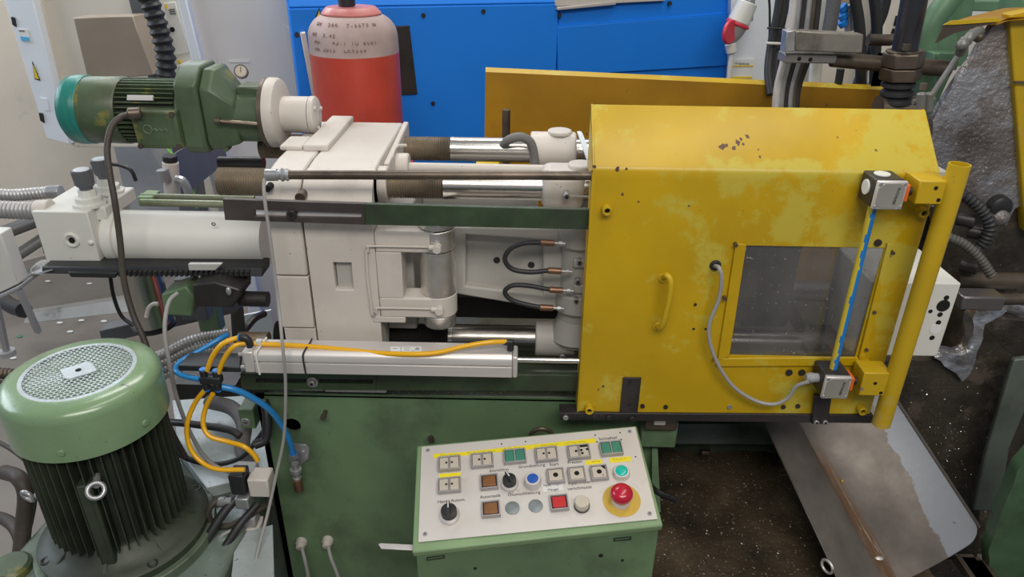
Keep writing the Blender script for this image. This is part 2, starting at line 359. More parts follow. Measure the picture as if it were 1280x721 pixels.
# ================================================================ THE SETTING
MB().box((-5,-2.5,-.06),(5,6.5,0)).build('floor', FLR, kind='structure')
mb = MB(); mb.box((-5,4.6,0),(5,4.75,4.2)); mb.build('wall_back', WALLM, kind='structure')
mb = MB(); mb.prism([(-3.6,3.4,0),(-2.45,4.6,0),(-2.45,4.75,0),(-3.8,3.5,0)], (0,0,4.2)); mb.build('wall_left', WALLM, kind='structure')

# ---- blue machine enclosure behind
BP = V((at(366,60,2.45).x, 2.45, 0)); BQ = at(915,60,2.95); bx = V((BQ.x-BP.x, BQ.y-BP.y, 0)).normalized(); bn = V((bx.y,-bx.x,0)); bL = (V((BQ.x,BQ.y,0))-BP).length
def onb(x, y, off=0): return on(x, y, BP+bn*off, bn)
def bprism(mb, poly, off0, off1):
    P = [onb(x, y, off1) for x, y in poly]; return mb.prism(P, bn*(off0-off1))
t = thing('machine_enclosure', BP+bx*bL/2, 'large bright blue machine housing standing behind the red gas cylinder', 'machine')
zt = onb(366,10).z; zr = onb(695,30).z
M_ = MB(); 
sp = onb(696,100); sL = (V((sp.x,sp.y,0))-BP).dot(bx)
M_.prism([BP, BP+bx*sL*.997, BP+bx*sL*.997+V((0,0,zt)), BP+V((0,0,zt))], -bn*.5); M_.build('left_panel', BLUE, t, bevel=.006)
M_ = MB(); M_.prism([BP+V((0,0,zt)), BP+bx*sL*.997+V((0,0,zt)), BP+bx*sL*.997+V((0,0,zt+.28))-bn*.16, BP+V((0,0,zt+.28))-bn*.16], -bn*.3); M_.build('sloped_top_panel', BLUE, t, bevel=.006)
M_ = MB(); M_.prism([BP+bx*(sL+.003)-bn*.012, BP+bx*bL-bn*.012, BP+bx*bL-bn*.012+V((0,0,2.15)), BP+bx*(sL+.003)-bn*.012+V((0,0,2.15))], -bn*.5); M_.build('right_panel', BLUE, t, bevel=.004)
M_ = MB(); # stepped ledge catching the light: body of the lower half stands proud
lo = [onb(697,33), onb(915,16), onb(912,84), onb(780,92), onb(697,100)]
M_.add([], [])
A0,A1 = onb(697,34,.0), onb(917,17,.0); B0,B1 = onb(697,24,-.035), onb(917,9,-.035)
zb0 = 1.1
M_.hexa([A0,A1,B1,B0],[A0-bn*.1,A1-bn*.1,B1-bn*.1,B0-bn*.1]); M_.build('upper_ledge', BLUE, t, bevel=.003)
M_ = MB(); C0,C1 = onb(780,90,.0), onb(912,82,.0)
M_.prism([A0,A1,C1,C0,onb(697,96,0)], -bn*.06); M_.build('raised_cover', BLUE, t, bevel=.003)
M_ = MB(); bprism(M_, [(697,13),(770,6),(770,2),(697,9)], -.01, .02); M_.build('silver_handle_strip', ALU, t, bevel=.002)
M_ = MB(); bprism(M_, [(695,-4),(832,-14),(832,1),(695,8)], -.01, .012); M_.build('beige_rail', CRM, t, bevel=.002)
M_ = MB(); bprism(M_, [(489,33),(512,32),(522,118),(500,119)], -.01, .006); M_.build('dark_sight_window', DMT, t, bevel=.002)
M_ = MB(); bprism(M_, [(375,41),(382,40),(397,129),(392,131)], -.01, .03); M_.build('bar_handle', ALU, t, bevel=.004)
for x, y in ((529,19),(604,14),(541,129),(371,43),(837,4),(699,5),(699,19),(384,147)):
    c = onb(x, y, 0); MB().cyl(c-bn*.004, c+bn*.006, .0075, n=10).build('bolt', DMT, t)
M_ = MB(); q = [onb(399,9,.0), onb(404,31,.0), onb(390,31,.0)]; M_.prism([p+bn*.002 for p in q], -bn*.003); sg = M_.build('warning_sign', INK, t)
M_ = MB(); q = [onb(399,13,.0), onb(402,29,.0), onb(393,29,.0)]; M_.prism([p+bn*.0035 for p in q], -bn*.002); M_.build('sign_face', SIGNY, sg)

# ---- control cabinets at the back left
def slab(poly, Y, th, name, m_, parent=None, bevel=.004, fl=False, **k):
    mb = MB(); P = px(poly, Y); mb.prism(P, (0, th, 0))
    lo_ = sorted([p for p,q in zip(P,poly) if q[1] >= 240], key=lambda p: p.x)
    if fl and len(lo_) >= 2 and lo_[0].z > .02: mb.prism([lo_[0],lo_[-1],V((lo_[-1].x,Y,0)),V((lo_[0].x,Y,0))], (0, th, 0))     # goes on down to the floor
    return mb.build(name, m_, parent, bevel=bevel, **k)
t = thing('electrical_cabinet', at(120,182,3.3)+V((0,.1,0)), 'beige electrical cabinet with narrow pale door, top left corner', 'cabinet')
slab([(45,-30),(165,-30),(190,95),(196,184),(93,184)], 3.32, .25, 'body', BGE, t)
slab([(-4,-30),(33,-30),(88,181),(58,173)], 3.25, .22, 'door', CABW, t)
slab([(34.5,-30),(42,-30),(95,184),(89.5,181)], 3.29, .2, 'door_edge', BGE, t, .002)
slab([(22,36),(34,37),(39,53),(28,52)], 3.246, .006, 'door_label', LBL, t, 0)
slab([(25,45.5),(35.5,46.5),(37.5,51.5),(27,51)], 3.243, .005, 'blue_print', LBB, t, 0)
slab([(23.5,38),(30,38.3),(30.4,39.4),(24,39.2)], 3.244, .004, 'label_print', INK, t, 0)
slab([(40,77),(50,101),(43.5,99)], 3.246, .006, 'warning_triangle', INK, t, 0)
slab([(41,81.5),(47.8,99),(44,97.8)], 3.242, .006, 'sign_face', SIGNY, t, 0)
slab([(50,122),(58,123),(62,139),(55,138)], 3.246, .004, 'rating_plate', CABW, t, .001)
for a, b in ((15,25),(50,145)):
    slab([(a-2,b-4),(a+3,b-3),(a+5,b+9),(a,b+6)], 3.243, .01, 'lock', BPL, t, .002)
slab([(91,22),(166,20),(191,94),(110,101)], 2.95, .1, 'tinted_box', BRNP, label='brown tinted flat steel box in front of the beige cabinet', cat='box')
slab([(153,-30),(172,-30),(197,98),(185,98)], 3.1, .15, 'cabinet_post', DGR, label='dark grey upright post right of the beige cabinet', cat='post')
t = thing('meter_locker', at(218,100,3.6)+V((0,.1,0)), 'narrow pale meter locker between black hose and grey cabinet', 'locker')
slab([(186,-30),(216,-30),(248,98),(208,100)], 3.62, .2, 'body', WPL, t)
slab([(203,4),(219,2),(237,66),(219,70)], 3.615, .02, 'door', WPL, t, .004)
slab([(205.5,6),(208.5,5.5),(209.5,10.5),(207,11)], 3.612, .01, 'yellow_tag', SIGNY, t, 0)
slab([(222,75.5),(225,75),(226,79),(223.5,79.5)], 3.612, .01, 'yellow_tag', SIGNY, t, 0)
for k in range(3): slab([(210.5+k*.8,12+k*2.6),(218+k*.8,11+k*2.6),(218.3+k*.8,12+k*2.6),(210.8+k*.8,13+k*2.6)], 3.612, .01, 'slot', INK, t, 0)
c = at(215,37,3.61); MB().cyl(c, c+V((0,.02,0)), .012, n=10).build('keyhole', HOLE, t)
slab([(212,86),(226,80),(240,100),(240,118),(216,118)], 3.5, .13, 'socket_box', CABG, label='small grey box under the meter locker behind the gear motor', cat='box')
t = thing('control_cabinet', at(320,330,2.75)+V((0,.1,0)), 'tall grey control cabinet with white edge behind the gear motor', 'cabinet')
slab([(226,-30),(362,-30),(388,70),(402,240),(404,330),(318,330)], 2.75, .3, 'side_panel', CABG, t, fl=True)
slab([(214,-30),(225,-30),(316,330),(300,330)], 2.72, .33, 'front_edge', CABW, t, fl=True)
slab([(353,30),(376,42),(392,113),(371,112)], 2.745, .01, 'inset_plate', CABG, t, .002)
slab([(286,75),(311,75.5),(311.5,78.5),(286.5,78)], 2.746, .005, 'nameplate', LBL, t, 0)
slab([(140,176),(186,180),(262,330),(176,330)], 4.0, .3, 'grey_cabinet', mat('slate_grey',(.30,.31,.33),.45), fl=True, label='low slate grey cabinet under the gear motor, behind the white cylinder', cat='cabinet')
slab([(214,180),(238,180),(262,330),(232,330)], 3.9, .1, 'dark_column', DGR, fl=True, label='dark column seen below the gear motor', cat='column')
slab([(252,184),(256,184),(300,330),(290,330)], 3.85, .06, 'perforated_strip', ZNC, fl=True, label='galvanised upright strip beside green yellow wire', cat='strip')
MB().tube(pxd([(209,186,2.3),(220,198,2.3),(232,215,2.3),(240,232,2.3),(246,260,2.3)]), .004).build('earth_wire', GE, label='thin green and yellow earth wire behind the white cylinder', cat='wire')
# filter regulator
t = thing('air_filter', at(214,246,2.15), 'cream compressed air filter with black cap below the gear motor', 'filter')
p0 = at(216,246,2.15); p1 = at(213,202,2.15); MB().cyl(p0, p1, .024).build('bowl', CRM, t, bevel=.003)
MB().cyl(p1, at(212,194,2.15), .022).build('cap', BPL, t, bevel=.003)
MB().cyl(at(203,212,2.12), at(207,226,2.12), .018).build('gauge', ZNC, t)
MB().box(at(213,196,2.17), at(222,250,2.17)+V((0,.42,0))).build('mounting_bracket', DGR, t)
MB().tube(pxd([(220,224,2.12),(228,226,2.12),(234,236,2.12),(238,250,2.12)]), .014).build('elbow_pipe', ZNC, t)
MB().tube(pxd([(138,205,2.1),(152,207,2.1),(164,213,2.1),(170,226,2.1)]), .006).build('thin_hose', BPL, label='thin black hose curving to the air filter behind knurled knobs', cat='hose')
MB().ribbed(pxd([(180,-14,2.6),(190,10,2.6),(200,40,2.6),(207,70,2.6),(208,108,2.6)]), .036, .028, .009).build('corrugated_hose', BLK, label='thick black corrugated hose hanging in front of the meter locker', cat='hose')

# ---- red gas cylinder
cx, cy = at(443,60,2.0).x, 2.0
zt = at(438,20,1.95).z; zs = at(440,62,1.9).z
t = thing('gas_cylinder', (cx,cy,0), 'red gas cylinder with dusty stamped shoulder and pink collar', 'gas cylinder')
r = .118; MB().lathe((cx,cy,0),(0,0,1),[(0,r-.01),(.02,r),(zs-.02,r)],48).build('body', REDG, t)
sh = [(zs-.02,r),(zs+.02,r*.99)]; H = zt-zs-.02
for k in range(1,8): a = k/7*math.radians(68); sh.append((zs+.02+H*math.sin(a)/math.sin(math.radians(68)), r*(.42+.57*math.cos(a))))
so = MB().lathe((cx,cy,0),(0,0,1),sh,48).build('shoulder', REDS, t)
rt_ = sh[-1][1]; MB().lathe((cx,cy,zt),(0,0,1),[(0,rt_+.003),(.003,rt_+.003),(.017,rt_-.010),(.018,rt_-.014)],40).build('collar', mat('collar_red',(.50,.16,.15),.35), t)
MB().cyl((cx-.01,cy,zt+.02),(cx-.015,cy,zt+.35),.022).build('valve_pipe', BPL, t)
def wrap(txt, z, rad, a0, size, par):
    for k, ch in enumerate(txt):
        if ch == ' ': continue
        a = a0 + k*size*.72/rad; n_ = V((math.sin(a), -math.cos(a), .55)).normalized()
        o = V((cx+math.sin(a)*rad, cy-math.cos(a)*rad, z)); text(ch, size, frameM(o+n_*.001, (math.cos(a), math.sin(a), 0), n_), INKS, par, ext=.0006)
INKS = mat('stamped_mark', (.20,.11,.10), .7, bump=0)
def rad_at(z):
    for (z0,r0),(z1,r1) in zip(sh, sh[1:]):
        if z0 <= z <= z1: return r0+(r1-r0)*(z-z0)/(z1-z0)
    return sh[-1][1]
for txt, dz, a0 in (('HY  200  7-6670 N',.018,-.75),('N2  3.45',.042,-.80),('KG    43.1 TU 6001',.058,-.72),('HE 2015  CK9034',.076,-.72)):
    z = zt-dz; wrap(txt, z, rad_at(z), a0, .0135, so)

# ---- white pillar with red plug, right of the blue housing
t = thing('white_pillar', at(940,330,2.9)+V((0,.1,0)), 'white painted pillar behind the red power socket', 'pillar')
slab([(915,-60),(974,-60),(968,330),(908,330)], 2.9, .2, 'body', CABW, t, fl=True)
slab([(916,75),(943,74),(941,99),(912,99)], 2.893, .006, 'notice', LBL, t, 0)
slab([(915.5,82),(942,81.5),(942,83),(915.4,83.5)], 2.89, .004, 'yellow_line', SIGNY, t, 0)
slab([(915,96),(940,95.5),(940,98),(915,98.3)], 2.89, .004, 'yellow_line', SIGNY, t, 0)
text('Pr\u00fcfplakette', .011, frameM(at(928,79.5,2.888),(1,0,0),(0,-1,0)), INK, t)
t = thing('power_socket', at(925,38,2.75), 'white power connector with open red lid on the white pillar', 'socket')
a, b = at(935,2,2.72), at(923,28,2.72); MB().cyl(a, b, .035, .04, 20).build('socket_body', WPL, t, bevel=.004)
c = at(921,32,2.72); MB().cyl(b, c, .043, .043, 20).build('red_ring', PINK, t, bevel=.003)
d = at(913,54,2.72); MB().lathe(c, d-c, [(0,.038),((d-c).length*.5,.03),((d-c).length,.014)]).build('plug_body', GRY, t)
e = at(915,66,2.72); MB().cyl(d, e, .021, .019, 12).build('cable_nut', WPL, t, bevel=.003)
c = at(912,40,2.68); MB().cyl(c-V((.004,-.005,0)), c+V((.006,-.005,0)), .042, n=20).build('red_lid', PINK, t, bevel=.004)
MB().tube(pxd([(915,66,2.72),(913,80,2.72),(910,110,2.72)]), .009).build('cable', WPL, t)
MB().cyl(at(938,-10,2.78), at(934,26,2.78), .02, n=10).build('bracket', ZNC, t)

# ---- rear yellow guard
t = thing('rear_guard', at(850,230,1.9), 'worn yellow sheet guard along the back of the press', 'guard')
slab([(607,90),(1113,113),(1113,260),(604,260)], 1.92, .004, 'guard_sheet', YELB, t, 0, fl=True)
MB().prism([at(607,84,1.95),at(1113,107,1.95),at(1113,113,1.92),at(607,91,1.92)],(0,.003,-.004)).build('top_flange', YEL, t)
MB().cyl(at(633,137,1.8), V((at(631,180,1.8).x,1.8,0)), .0105, n=12).build('locking_rod', BRN, label='short dark upright rod in front of the rear yellow guard', cat='rod')

# ================================================================ CLAMPING UNIT
YA, YB = 1.29, 1.53                   # planes of the front and rear tie bars
ZU, ZD = at(600,232,YA).z, 1.128
RB = .0262
xL, xT, xR = -.563, at(560,238,YA).x, .80
OTH = mat('black_oily_thread', (.035,.03,.026), .4, .4, var=.3)
STD = mat('oily_steel', (.30,.28,.26), .3, 1, var=.2, vs=8, rv=.4)
for k, (Y, Z, lab) in enumerate(((YA,ZU,'upper front tie bar of the press, brown thread then polished steel'),(YB,ZU,'upper rear tie bar of the press, dusty thread then polished steel'),(YA,ZD,'lower front tie bar running just above the aluminium air cylinder'),(YB,ZD,'lower rear tie bar, seen through the guard window'))):
    t = thing('tie_bar', (0,Y,Z-RB), lab, 'tie bar', 'tie bars of the press')
    xe = xL if k < 2 else -.50
    xt = xT if k != 1 else at(568,186,YB).x
    MB().cyl((xt,Y,Z),(xR,Y,Z),RB,n=40).build('shaft', STL if k < 2 else STD, t)
    prof = []; x = 0; L = xt-xe-.006
    while x < L: prof += [(x,RB+.0004),(x+.0018,RB-.0022)]; x += .0046
    MB().lathe((xe,Y,Z),(1,0,0),prof,32).build('thread', THR if k < 2 else OTH, t, sharp=20)
    MB().cyl((xt-.007,Y,Z),(xt+.001,Y,Z),RB+.0006,n=40).build('collar', STL, t)
MB().cyl(at(274,203,1.62), at(330,203,1.62), .014).build('dark_pipe', DMT, label='short dark pipe above the rusty tie bar end', cat='pipe')

# ---- rear platen, two castings with a seam between
prof = [(1.2,1.045),(1.2,1.425),(1.204,1.449),(1.216,1.470),(1.236,1.486),(1.262,1.495),(1.31,1.499),(1.585,1.499),(1.6,1.49),(1.605,1.47),(1.605,1.045)]
def block(mb, x0, x1, pr): return mb.prism([(x0,y,z) for y,z in pr], (x1-x0,0,0))
t = thing('rear_platen', (-.36,1.4,1.045), 'big cream cast platen of the press with two raised pads on top', 'casting')
zs = at(350,345,1.2).z; zs2 = at(350,410,1.2).z
o = [(y,z) for y,z in prof]
def cut(pr, zlo, zhi): 
    out = [(y, min(max(z,zlo),zhi)) for y,z in pr]; return out
block(MB(), -.455, -.391, cut(o, zs+.001, 2)).build('adjusting_plate', CRM, t, bevel=.004)
block(MB(), -.456, -.391, cut([(1.2,1.045),(1.2,1.4),(1.6,1.4),(1.6,1.045)], zs2+.0015, zs-.001)).build('adjusting_plate', CRM, t, bevel=.002)
block(MB(), -.452, -.391, cut([(1.203,1.045),(1.203,1.4),(1.6,1.4),(1.6,1.045)], 1.045, zs2-.0015)).build('foot_block', CRM, t, bevel=.002)
# front block with the recessed slot: front skin is a frame around the pocket
R_ = px([(416,328),(439,328),(440,362),(418,362)], 1.2)
x0,x1,z0,z1 = R_[0].x, R_[1].x, R_[2].z, R_[0].z
mb = MB(); XA, XB = -.387, -.262
block(mb, XA, XB, [(1.228,1.045)]+[(max(y,1.228),z) for y,z in prof[1:]])
mb.build('main_block', CRM, t, bevel=.003)
mb = MB(); zm = 1.425
mb.frame([(XA,1.2,1.045),(XB,1.2,1.045),(XB,1.2,zm),(XA,1.2,zm)],[(x0,1.2,z0),(x1,1.2,z0),(x1,1.2,z1),(x0,1.2,z1)],(0,.028,0))
mb.build('front_skin', CRM, t, bevel=.002)
block(MB(), XA, XB, [(1.2,zm-.0005),(1.204,1.447),(1.215,1.468),(1.235,1.486),(1.262,1.495),(1.262,zm-.0005)]).build('rounded_edge', CRM, t)
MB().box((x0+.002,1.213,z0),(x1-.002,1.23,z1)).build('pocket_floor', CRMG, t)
# pads on top
zt = 1.499
def pad(poly, h, name): return MB().prism([atz(x,y,zt)+V((0,0,h)) for x,y in poly], (0,0,-h-.004)).build(name, CRM, t, bevel=.002)
q0, q1, q2 = atz(378,181,zt+.012), atz(409,182,zt+.012), atz(415,156,zt+.012)
MB().box((q0.x,q0.y,zt-.001),(q1.x,1.595,zt+.012)).build('raised_pad', CRM, t, bevel=.003)
q0, q1, q2 = atz(349,182,zt+.009), atz(377,183,zt+.009), atz(380,170,zt+.009)
MB().box((q0.x,q0.y,zt-.001),(q1.x-.001,q2.y,zt+.009)).build('raised_pad', CRM, t, bevel=.003)
# right shoulder boss
MB().cyl((-.27,YA,ZU),(-.245,YA,ZU),.034,n=28).build('bar_boss', CRM, t, bevel=.003)
MB().cyl((-.27,1.42,ZU-.005),(-.225,1.42,ZU-.005),.026,n=24).build('small_boss', CRM, t, bevel=.004)
MB().prism([(-.262,1.33,1.485),(-.262,1.60,1.499),(-.262,1.60,1.44),(-.262,1.36,1.42)],(.012,0,0)).build('web', CRM, t, bevel=.003)
MB().tube([(-.255,1.36,1.45),(-.252,1.38,1.485),(-.25,1.43,1.49),(-.235,1.45,1.487)],.0035).build('grease_pipe', CRM, t)
c = at(334,236,1.2); MB().cyl(c-V((0,.001,0)), c+V((0,.02,0)), .006, n=14).build('bolt_hole', HOLE, t)
c = at(376,246,1.2); MB().cyl(c-V((0,.006,0)), c+V((0,.02,0)), .009, n=16).build('bolt', BRN, t)

# ---- hinge arm and hinge pin of the toggle
t = thing('toggle_bracket', at(540,413,1.23), 'cream forked hinge bracket holding the thick silver hinge pin', 'bracket')
Yp = 1.199
outer = px([(450,283),(566,286),(567,400),(462,402)], 1.19)
inner = px([(504,318),(541,318),(541,373),(506,373)], 1.19)
x0 = at(453,300,Yp).x; hx = at(547,340,1.22).x; x0 = -.2615
za, zb, zc, zd = at(540,290,Yp).z, at(540,317,Yp).z, at(540,373,Yp).z, at(540,398,Yp).z
wx0 = at(503,345,Yp).x
MB().box((x0,Yp,zb+.0),(hx,1.245,za)).build('upper_arm', CRM, t, bevel=.004)
MB().box((x0,Yp,zd),(hx,1.245,zc)).build('lower_arm', CRM, t, bevel=.004)
MB().box((x0,Yp+.0003,zc-.001),(wx0,1.25,zb+.001)).build('web_plate', CRM, t, bevel=.002)
MB().box((at(466,402,Yp).x,Yp,at(460,403,Yp).z),(at(507,402,Yp).x,1.22,zd+.002)).build('foot_lip', CRM, t, bevel=.002)
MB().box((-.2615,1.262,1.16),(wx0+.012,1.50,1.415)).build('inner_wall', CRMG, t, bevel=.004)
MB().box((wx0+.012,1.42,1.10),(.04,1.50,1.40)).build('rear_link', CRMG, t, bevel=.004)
hy = 1.232; rr = .0345
MB().cyl((hx,hy,zb),(hx,hy,za-.002),rr,n=40).build('upper_lug', FOIL, t, bevel=.002)
MB().cyl((hx,hy,zd),(hx,hy,zc),rr,n=40).build('lower_lug', CRM, t, bevel=.002)
hp = thing('hinge_pin', (hx,hy,zd-.02), 'thick silver-painted vertical hinge pin between the cream bracket arms', 'pin')
MB().cyl((hx,hy,zc+.001),(hx,hy,zb-.001),rr-.0005,n=40).build('barrel', FOIL, hp)
MB().cyl((hx,hy,at(547,413,1.20).z),(hx,hy,zd-.001),rr-.003,n=40).build('lower_end', FOIL, hp, bevel=.002)
MB().cyl((hx,hy,za),(hx,hy,za+.012),rr-.001,n=40).build('upper_end', FOIL, hp, bevel=.002)
# grease lines on the bracket
for k, zz in enumerate((at(500,307,Yp).z, at(500,384,Yp).z)):
    gx0 = at(460,307,Yp).x + k*.006; gx1 = at(536,307,Yp).x
    MB().tube([(gx0,Yp-.004,zz-.012),(gx0+.001,Yp-.004,zz-.003),(gx0+.009,Yp-.004,zz),(gx1,Yp-.004,zz)],.0021,n=8,sub=6).build('grease_pipe', CRM, t)
    MB().cyl((gx1,Yp-.006,zz),(gx1+.012,Yp-.006,zz),.0052,n=12).build('banjo_nut', CRM, t, bevel=.001)
    MB().cyl((gx1+.016,Yp-.016,zz-.001),(gx1+.016,Yp+.004,zz-.001),.0078,n=16).build('banjo_bolt', CRM, t, bevel=.001)
x0 = at(453,300,Yp).x
MB().tube([(x0+.006,Yp-.004,at(455,311,Yp).z),(x0+.0045,Yp-.004,at(456,350,Yp).z),(x0+.007,Yp-.004,at(459,392,Yp).z)],.0024).build('grease_pipe', CRM, t)
for x, y in ((459,313),(467,393)):
    c = at(x,y,Yp); MB().cyl(c-V((0,.004,0)), c+V((0,.003,0)), .0042, n=10).build('pipe_clip_screw', ZNC, t)
# ---- link arm
t = thing('toggle_link', at(640,385,1.33), 'grey cast link with recessed pocket and two holes behind black hoses', 'link')
Yl = 1.27
o4 = px([(566,284),(702,286),(706,390),(566,367)], Yl); i4 = px([(582,293),(679,300),(679,369),(582,358)], Yl)
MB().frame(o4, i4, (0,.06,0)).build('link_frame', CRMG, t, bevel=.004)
MB().prism([p+V((0,.022,0)) for p in i4], (0,.012,0)).build('pocket_floor', CRMG, t)
for x, y in ((621,325),(664,331)):
    c = at(x,y,Yl+.022); MB().cyl(c-V((0,.001,0)), c+V((0,.02,0)), .0068, n=16).build('round_hole', DMT, t)
# ---- moving crosshead
t = thing('crosshead', at(712,450,1.3), 'cream and grey crosshead casting beside the yellow guard with round caps', 'casting')
xr = .12
x_ = at(663,186,YB).x
MB().cyl((x_,YB,ZU),(xr,YB,ZU),.0405,n=36).build('rear_sleeve', CRM, t, bevel=.004)
x_ = at(677,232,YA).x
MB().box((x_,YA-.036,ZU-.036),(xr,YA+.05,ZU+.036)).build('front_sleeve', CRM, t, bevel=.016, seg=4)
c = at(700,160,YB); MB().cyl((c.x,YB,ZU+.036),(c.x,YB,ZU+.046),.026,n=28).build('round_cap', CRM, t, bevel=.003)
c = at(726,208,YA+.02); MB().cyl((c.x,YA+.01,ZU+.034),(c.x,YA+.01,ZU+.044),.025,n=28).build('round_cap', CRM, t, bevel=.003)
MB().prism([at(722,166,1.46),at(728,166,1.46),at(745,208,1.40),at(738,214,1.40)],(0,.03,-.004)).build('oblique_rib', CABW, t, bevel=.002)
x_ = at(669,420,YA).x
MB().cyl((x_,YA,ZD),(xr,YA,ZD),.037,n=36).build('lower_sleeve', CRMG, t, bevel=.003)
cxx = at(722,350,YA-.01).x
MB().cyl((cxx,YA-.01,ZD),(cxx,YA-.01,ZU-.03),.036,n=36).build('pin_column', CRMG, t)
MB().lathe((cxx,YA-.01,ZD+.015),(0,0,1),[(0,.05),(.02,.045),(.045,.037)],36).build('column_flare', CRMG, t)
za, zb = at(720,282,1.24).z, at(720,300,1.24).z
for a, b in ((283,312),(371,394)):
    z1, z0 = at(715,a,1.24).z, at(715,b,1.24).z; MB().cyl((cxx,YA-.015,z0),(cxx,YA-.015,z1),.043,n=36).build('pin_lug', CRMG, t, bevel=.003)
for a in (330,362): 
    c = at(726,a,1.235); MB().box((c.x-.014,c.y,c.z-.009),(c.x+.02,c.y+.03,c.z+.009)).build('hose_block', CRMG, t, bevel=.003)
for x, y in ((724,326),(722,350),(720,374),(703,444),(708,244)):
    c = at(x,y,1.238 if y < 400 else 1.25); MB().cyl(c-V((0,.008,0)), c+V((0,.02,0)), .0058, n=6).build('nipple', ZNC, t, bevel=.001)
    MB().cyl(c-V((0,.012,0)), c, .003, n=10).build('nipple', DMT, t)
MB().cyl(at(712,245,1.243), at(738,246,1.243), .002, n=8).build('grease_pipe', CRM, t)
c = at(703,444,1.235); MB().cyl(c+V((.005,0,.0)), c+V((.06,0,-.002)), .003, n=8).build('grease_pipe', DMT, t)
# ---- looped hoses
for k, (pts, lab) in enumerate((
   ([(677,303),(655,304),(638,311),(631,324),(640,336),(662,340),(686,338)], 'upper black looped hose with copper ferrules beside the yellow guard'),
   ([(688,362),(660,357),(640,357),(631,365),(640,375),(660,381),(676,384)], 'lower black looped hose with copper ferrules beside the yellow guard'))):
    t = thing('looped_hose', at(635,pts[3][1]+10,1.22), lab, 'hose', 'looped hoses on the toggle')
    P = px(pts, 1.225); MB().tube(P, .0047, n=10).build('hose', BLK, t)
    for e, s_ in ((P[0],1),(P[-1],1)):
        q = e+V((.034,0,-.001 if s_ else 0)); MB().cyl(e-V((.002,0,0)), e+V((.024,0,-.001)), .0062, n=14).build('ferrule', BRASS, t, bevel=.001)
        MB().cyl(e+V((.024,0,-.001)), e+V((.044,0,-.002)), .003, n=10).build('fitting', ZNC, t)
        MB().cyl(e+V((.032,0,-.0015)), e+V((.038,0,-.0015)), .005, n=6).build('fitting', ZNC, t)
# frame beams in the dark below the toggle
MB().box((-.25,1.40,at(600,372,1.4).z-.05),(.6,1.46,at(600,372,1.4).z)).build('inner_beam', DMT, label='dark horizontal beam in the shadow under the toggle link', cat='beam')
# centre rods between the tie bars
MB().cyl((-.28,1.42,at(600,211,1.42).z),(.1,1.42,at(640,212,1.42).z),.011).build('guide_shaft', CRM, label='cream guide shaft between the two upper tie bars', cat='shaft')
MB().cyl(at(580,262,1.22),at(738,266,1.22),.0042).build('thin_rail', ALU, label='thin bright rail right under the upper front tie bar', cat='rail')
MB().tube(pxd([(625,188,1.55),(634,176,1.49),(650,171,1.48),(663,178,1.485),(668,195,1.49),(669,212,1.49)]), .0095, n=10).build('braided_hose', mat('dusty_braid',(.17,.165,.16),.7,bump=.5,bs=160), label='dusty grey braided hose arched over the rear tie bar', cat='hose')
# red and yellow crates glimpsed behind
a, b = at(484,210,1.78),at(518,198,1.9)
MB().box((a.x,1.78,0),b).build('red_box', CAPR, label='red cupboard glimpsed between the tie bars under the gas cylinder', cat='box')
a, b = at(594,210,1.78),at(624,200,1.85)
MB().box((a.x,1.78,0),b).build('yellow_box', SIGNY, label='narrow yellow cupboard glimpsed between the upper tie bars', cat='box')

# ---- hydraulic closing cylinder (white) with manifold block
Yc, Zc = 1.43, at(220,296,1.43).z
t = thing('hydraulic_cylinder', (-.7,Yc,Zc-.07), 'white hydraulic cylinder with square manifold block and two knurled valves', 'cylinder')
bx0, bx1 = at(50,300,1.37).x, at(118,300,1.37).x
ztb, zbb = at(85,265,1.37).z, at(85,334,1.37).z
x0m = bx0+.012
c = at(90,300,1.37)
bmb = MB(); bmb.box((bx0,1.37,zbb),(bx1,1.53,ztb)); bmb.build('manifold_block', WHT, t, bevel=.002)
MB().box((bx1-.03,1.40,ztb-.03),(bx1+.02,1.53,ztb)).build('manifold_step', WHT, t, bevel=.003)
xc0 = bx1-.001; xc1 = at(324,300,Yc).x+.02
MB().lathe((xc0,Yc,Zc),(1,0,0),[(0,.05),(.008,.0575),(.025,.0575),(.027,.0565),(xc1-xc0,.0565)],56).build('barrel', WHT, t)
MB().cyl((xc0+.03,Yc,Zc),(xc0+.034,Yc,Zc),.0572,n=56).build('seam_ring', CRM, t)
MB().torus((c.x,1.37,c.z),(0,1,0),.013,.004,24).build('port_ring', WHT, t)
MB().cyl((c.x,1.368,c.z),(c.x,1.39,c.z),.007,n=6).build('port_plug', HOLE, t)
c2 = at(114,303,1.37); MB().ball((c2.x,1.37,c2.z),.006).build('cap_screw', WHT, t)
c2 = at(267,280,1.375); MB().torus(c2+V((0,-.0,.0)),(0,1,.4),.0035,.001,16).build('ring_mark', DMT, t)
KNB = mat('knob_grey', (.16,.165,.175), .35, .4, dirt=.2)
for k, (x, y, Y) in enumerate(((107,233,1.415),(132,226,1.49))):
    g = atz(x, 0, ztb) if 0 else V((at(x,y,Y).x, Y, ztb))
    MB().lathe(g,(0,0,1),[(0,.034),(.006,.034),(.008,.026),(.018,.026),(.02,.018),(.034,.017)],8).build('valve_base', WHT, t, sharp=25)
    kn = MB(); kn.cyl(g+V((0,0,.034)), g+V((0,0,.045)), .013); kn.cyl(g+V((0,0,.042)), g+V((0,0,.076)), .0165, .0185, 28)
    for q in range(18):
        a = q*2*math.pi/18; u = V((math.cos(a),math.sin(a),0)); kn.cyl(g+u*.0165+V((0,0,.045)), g+u*.0185+V((0,0,.074)), .0022, n=6)
    kn.build('knurled_knob', KNB, t)
    MB().cyl(g+V((0,0,.074)), g+V((0,0,.0775)), .0155, n=24).build('knob_top', CABW, t, bevel=.001)
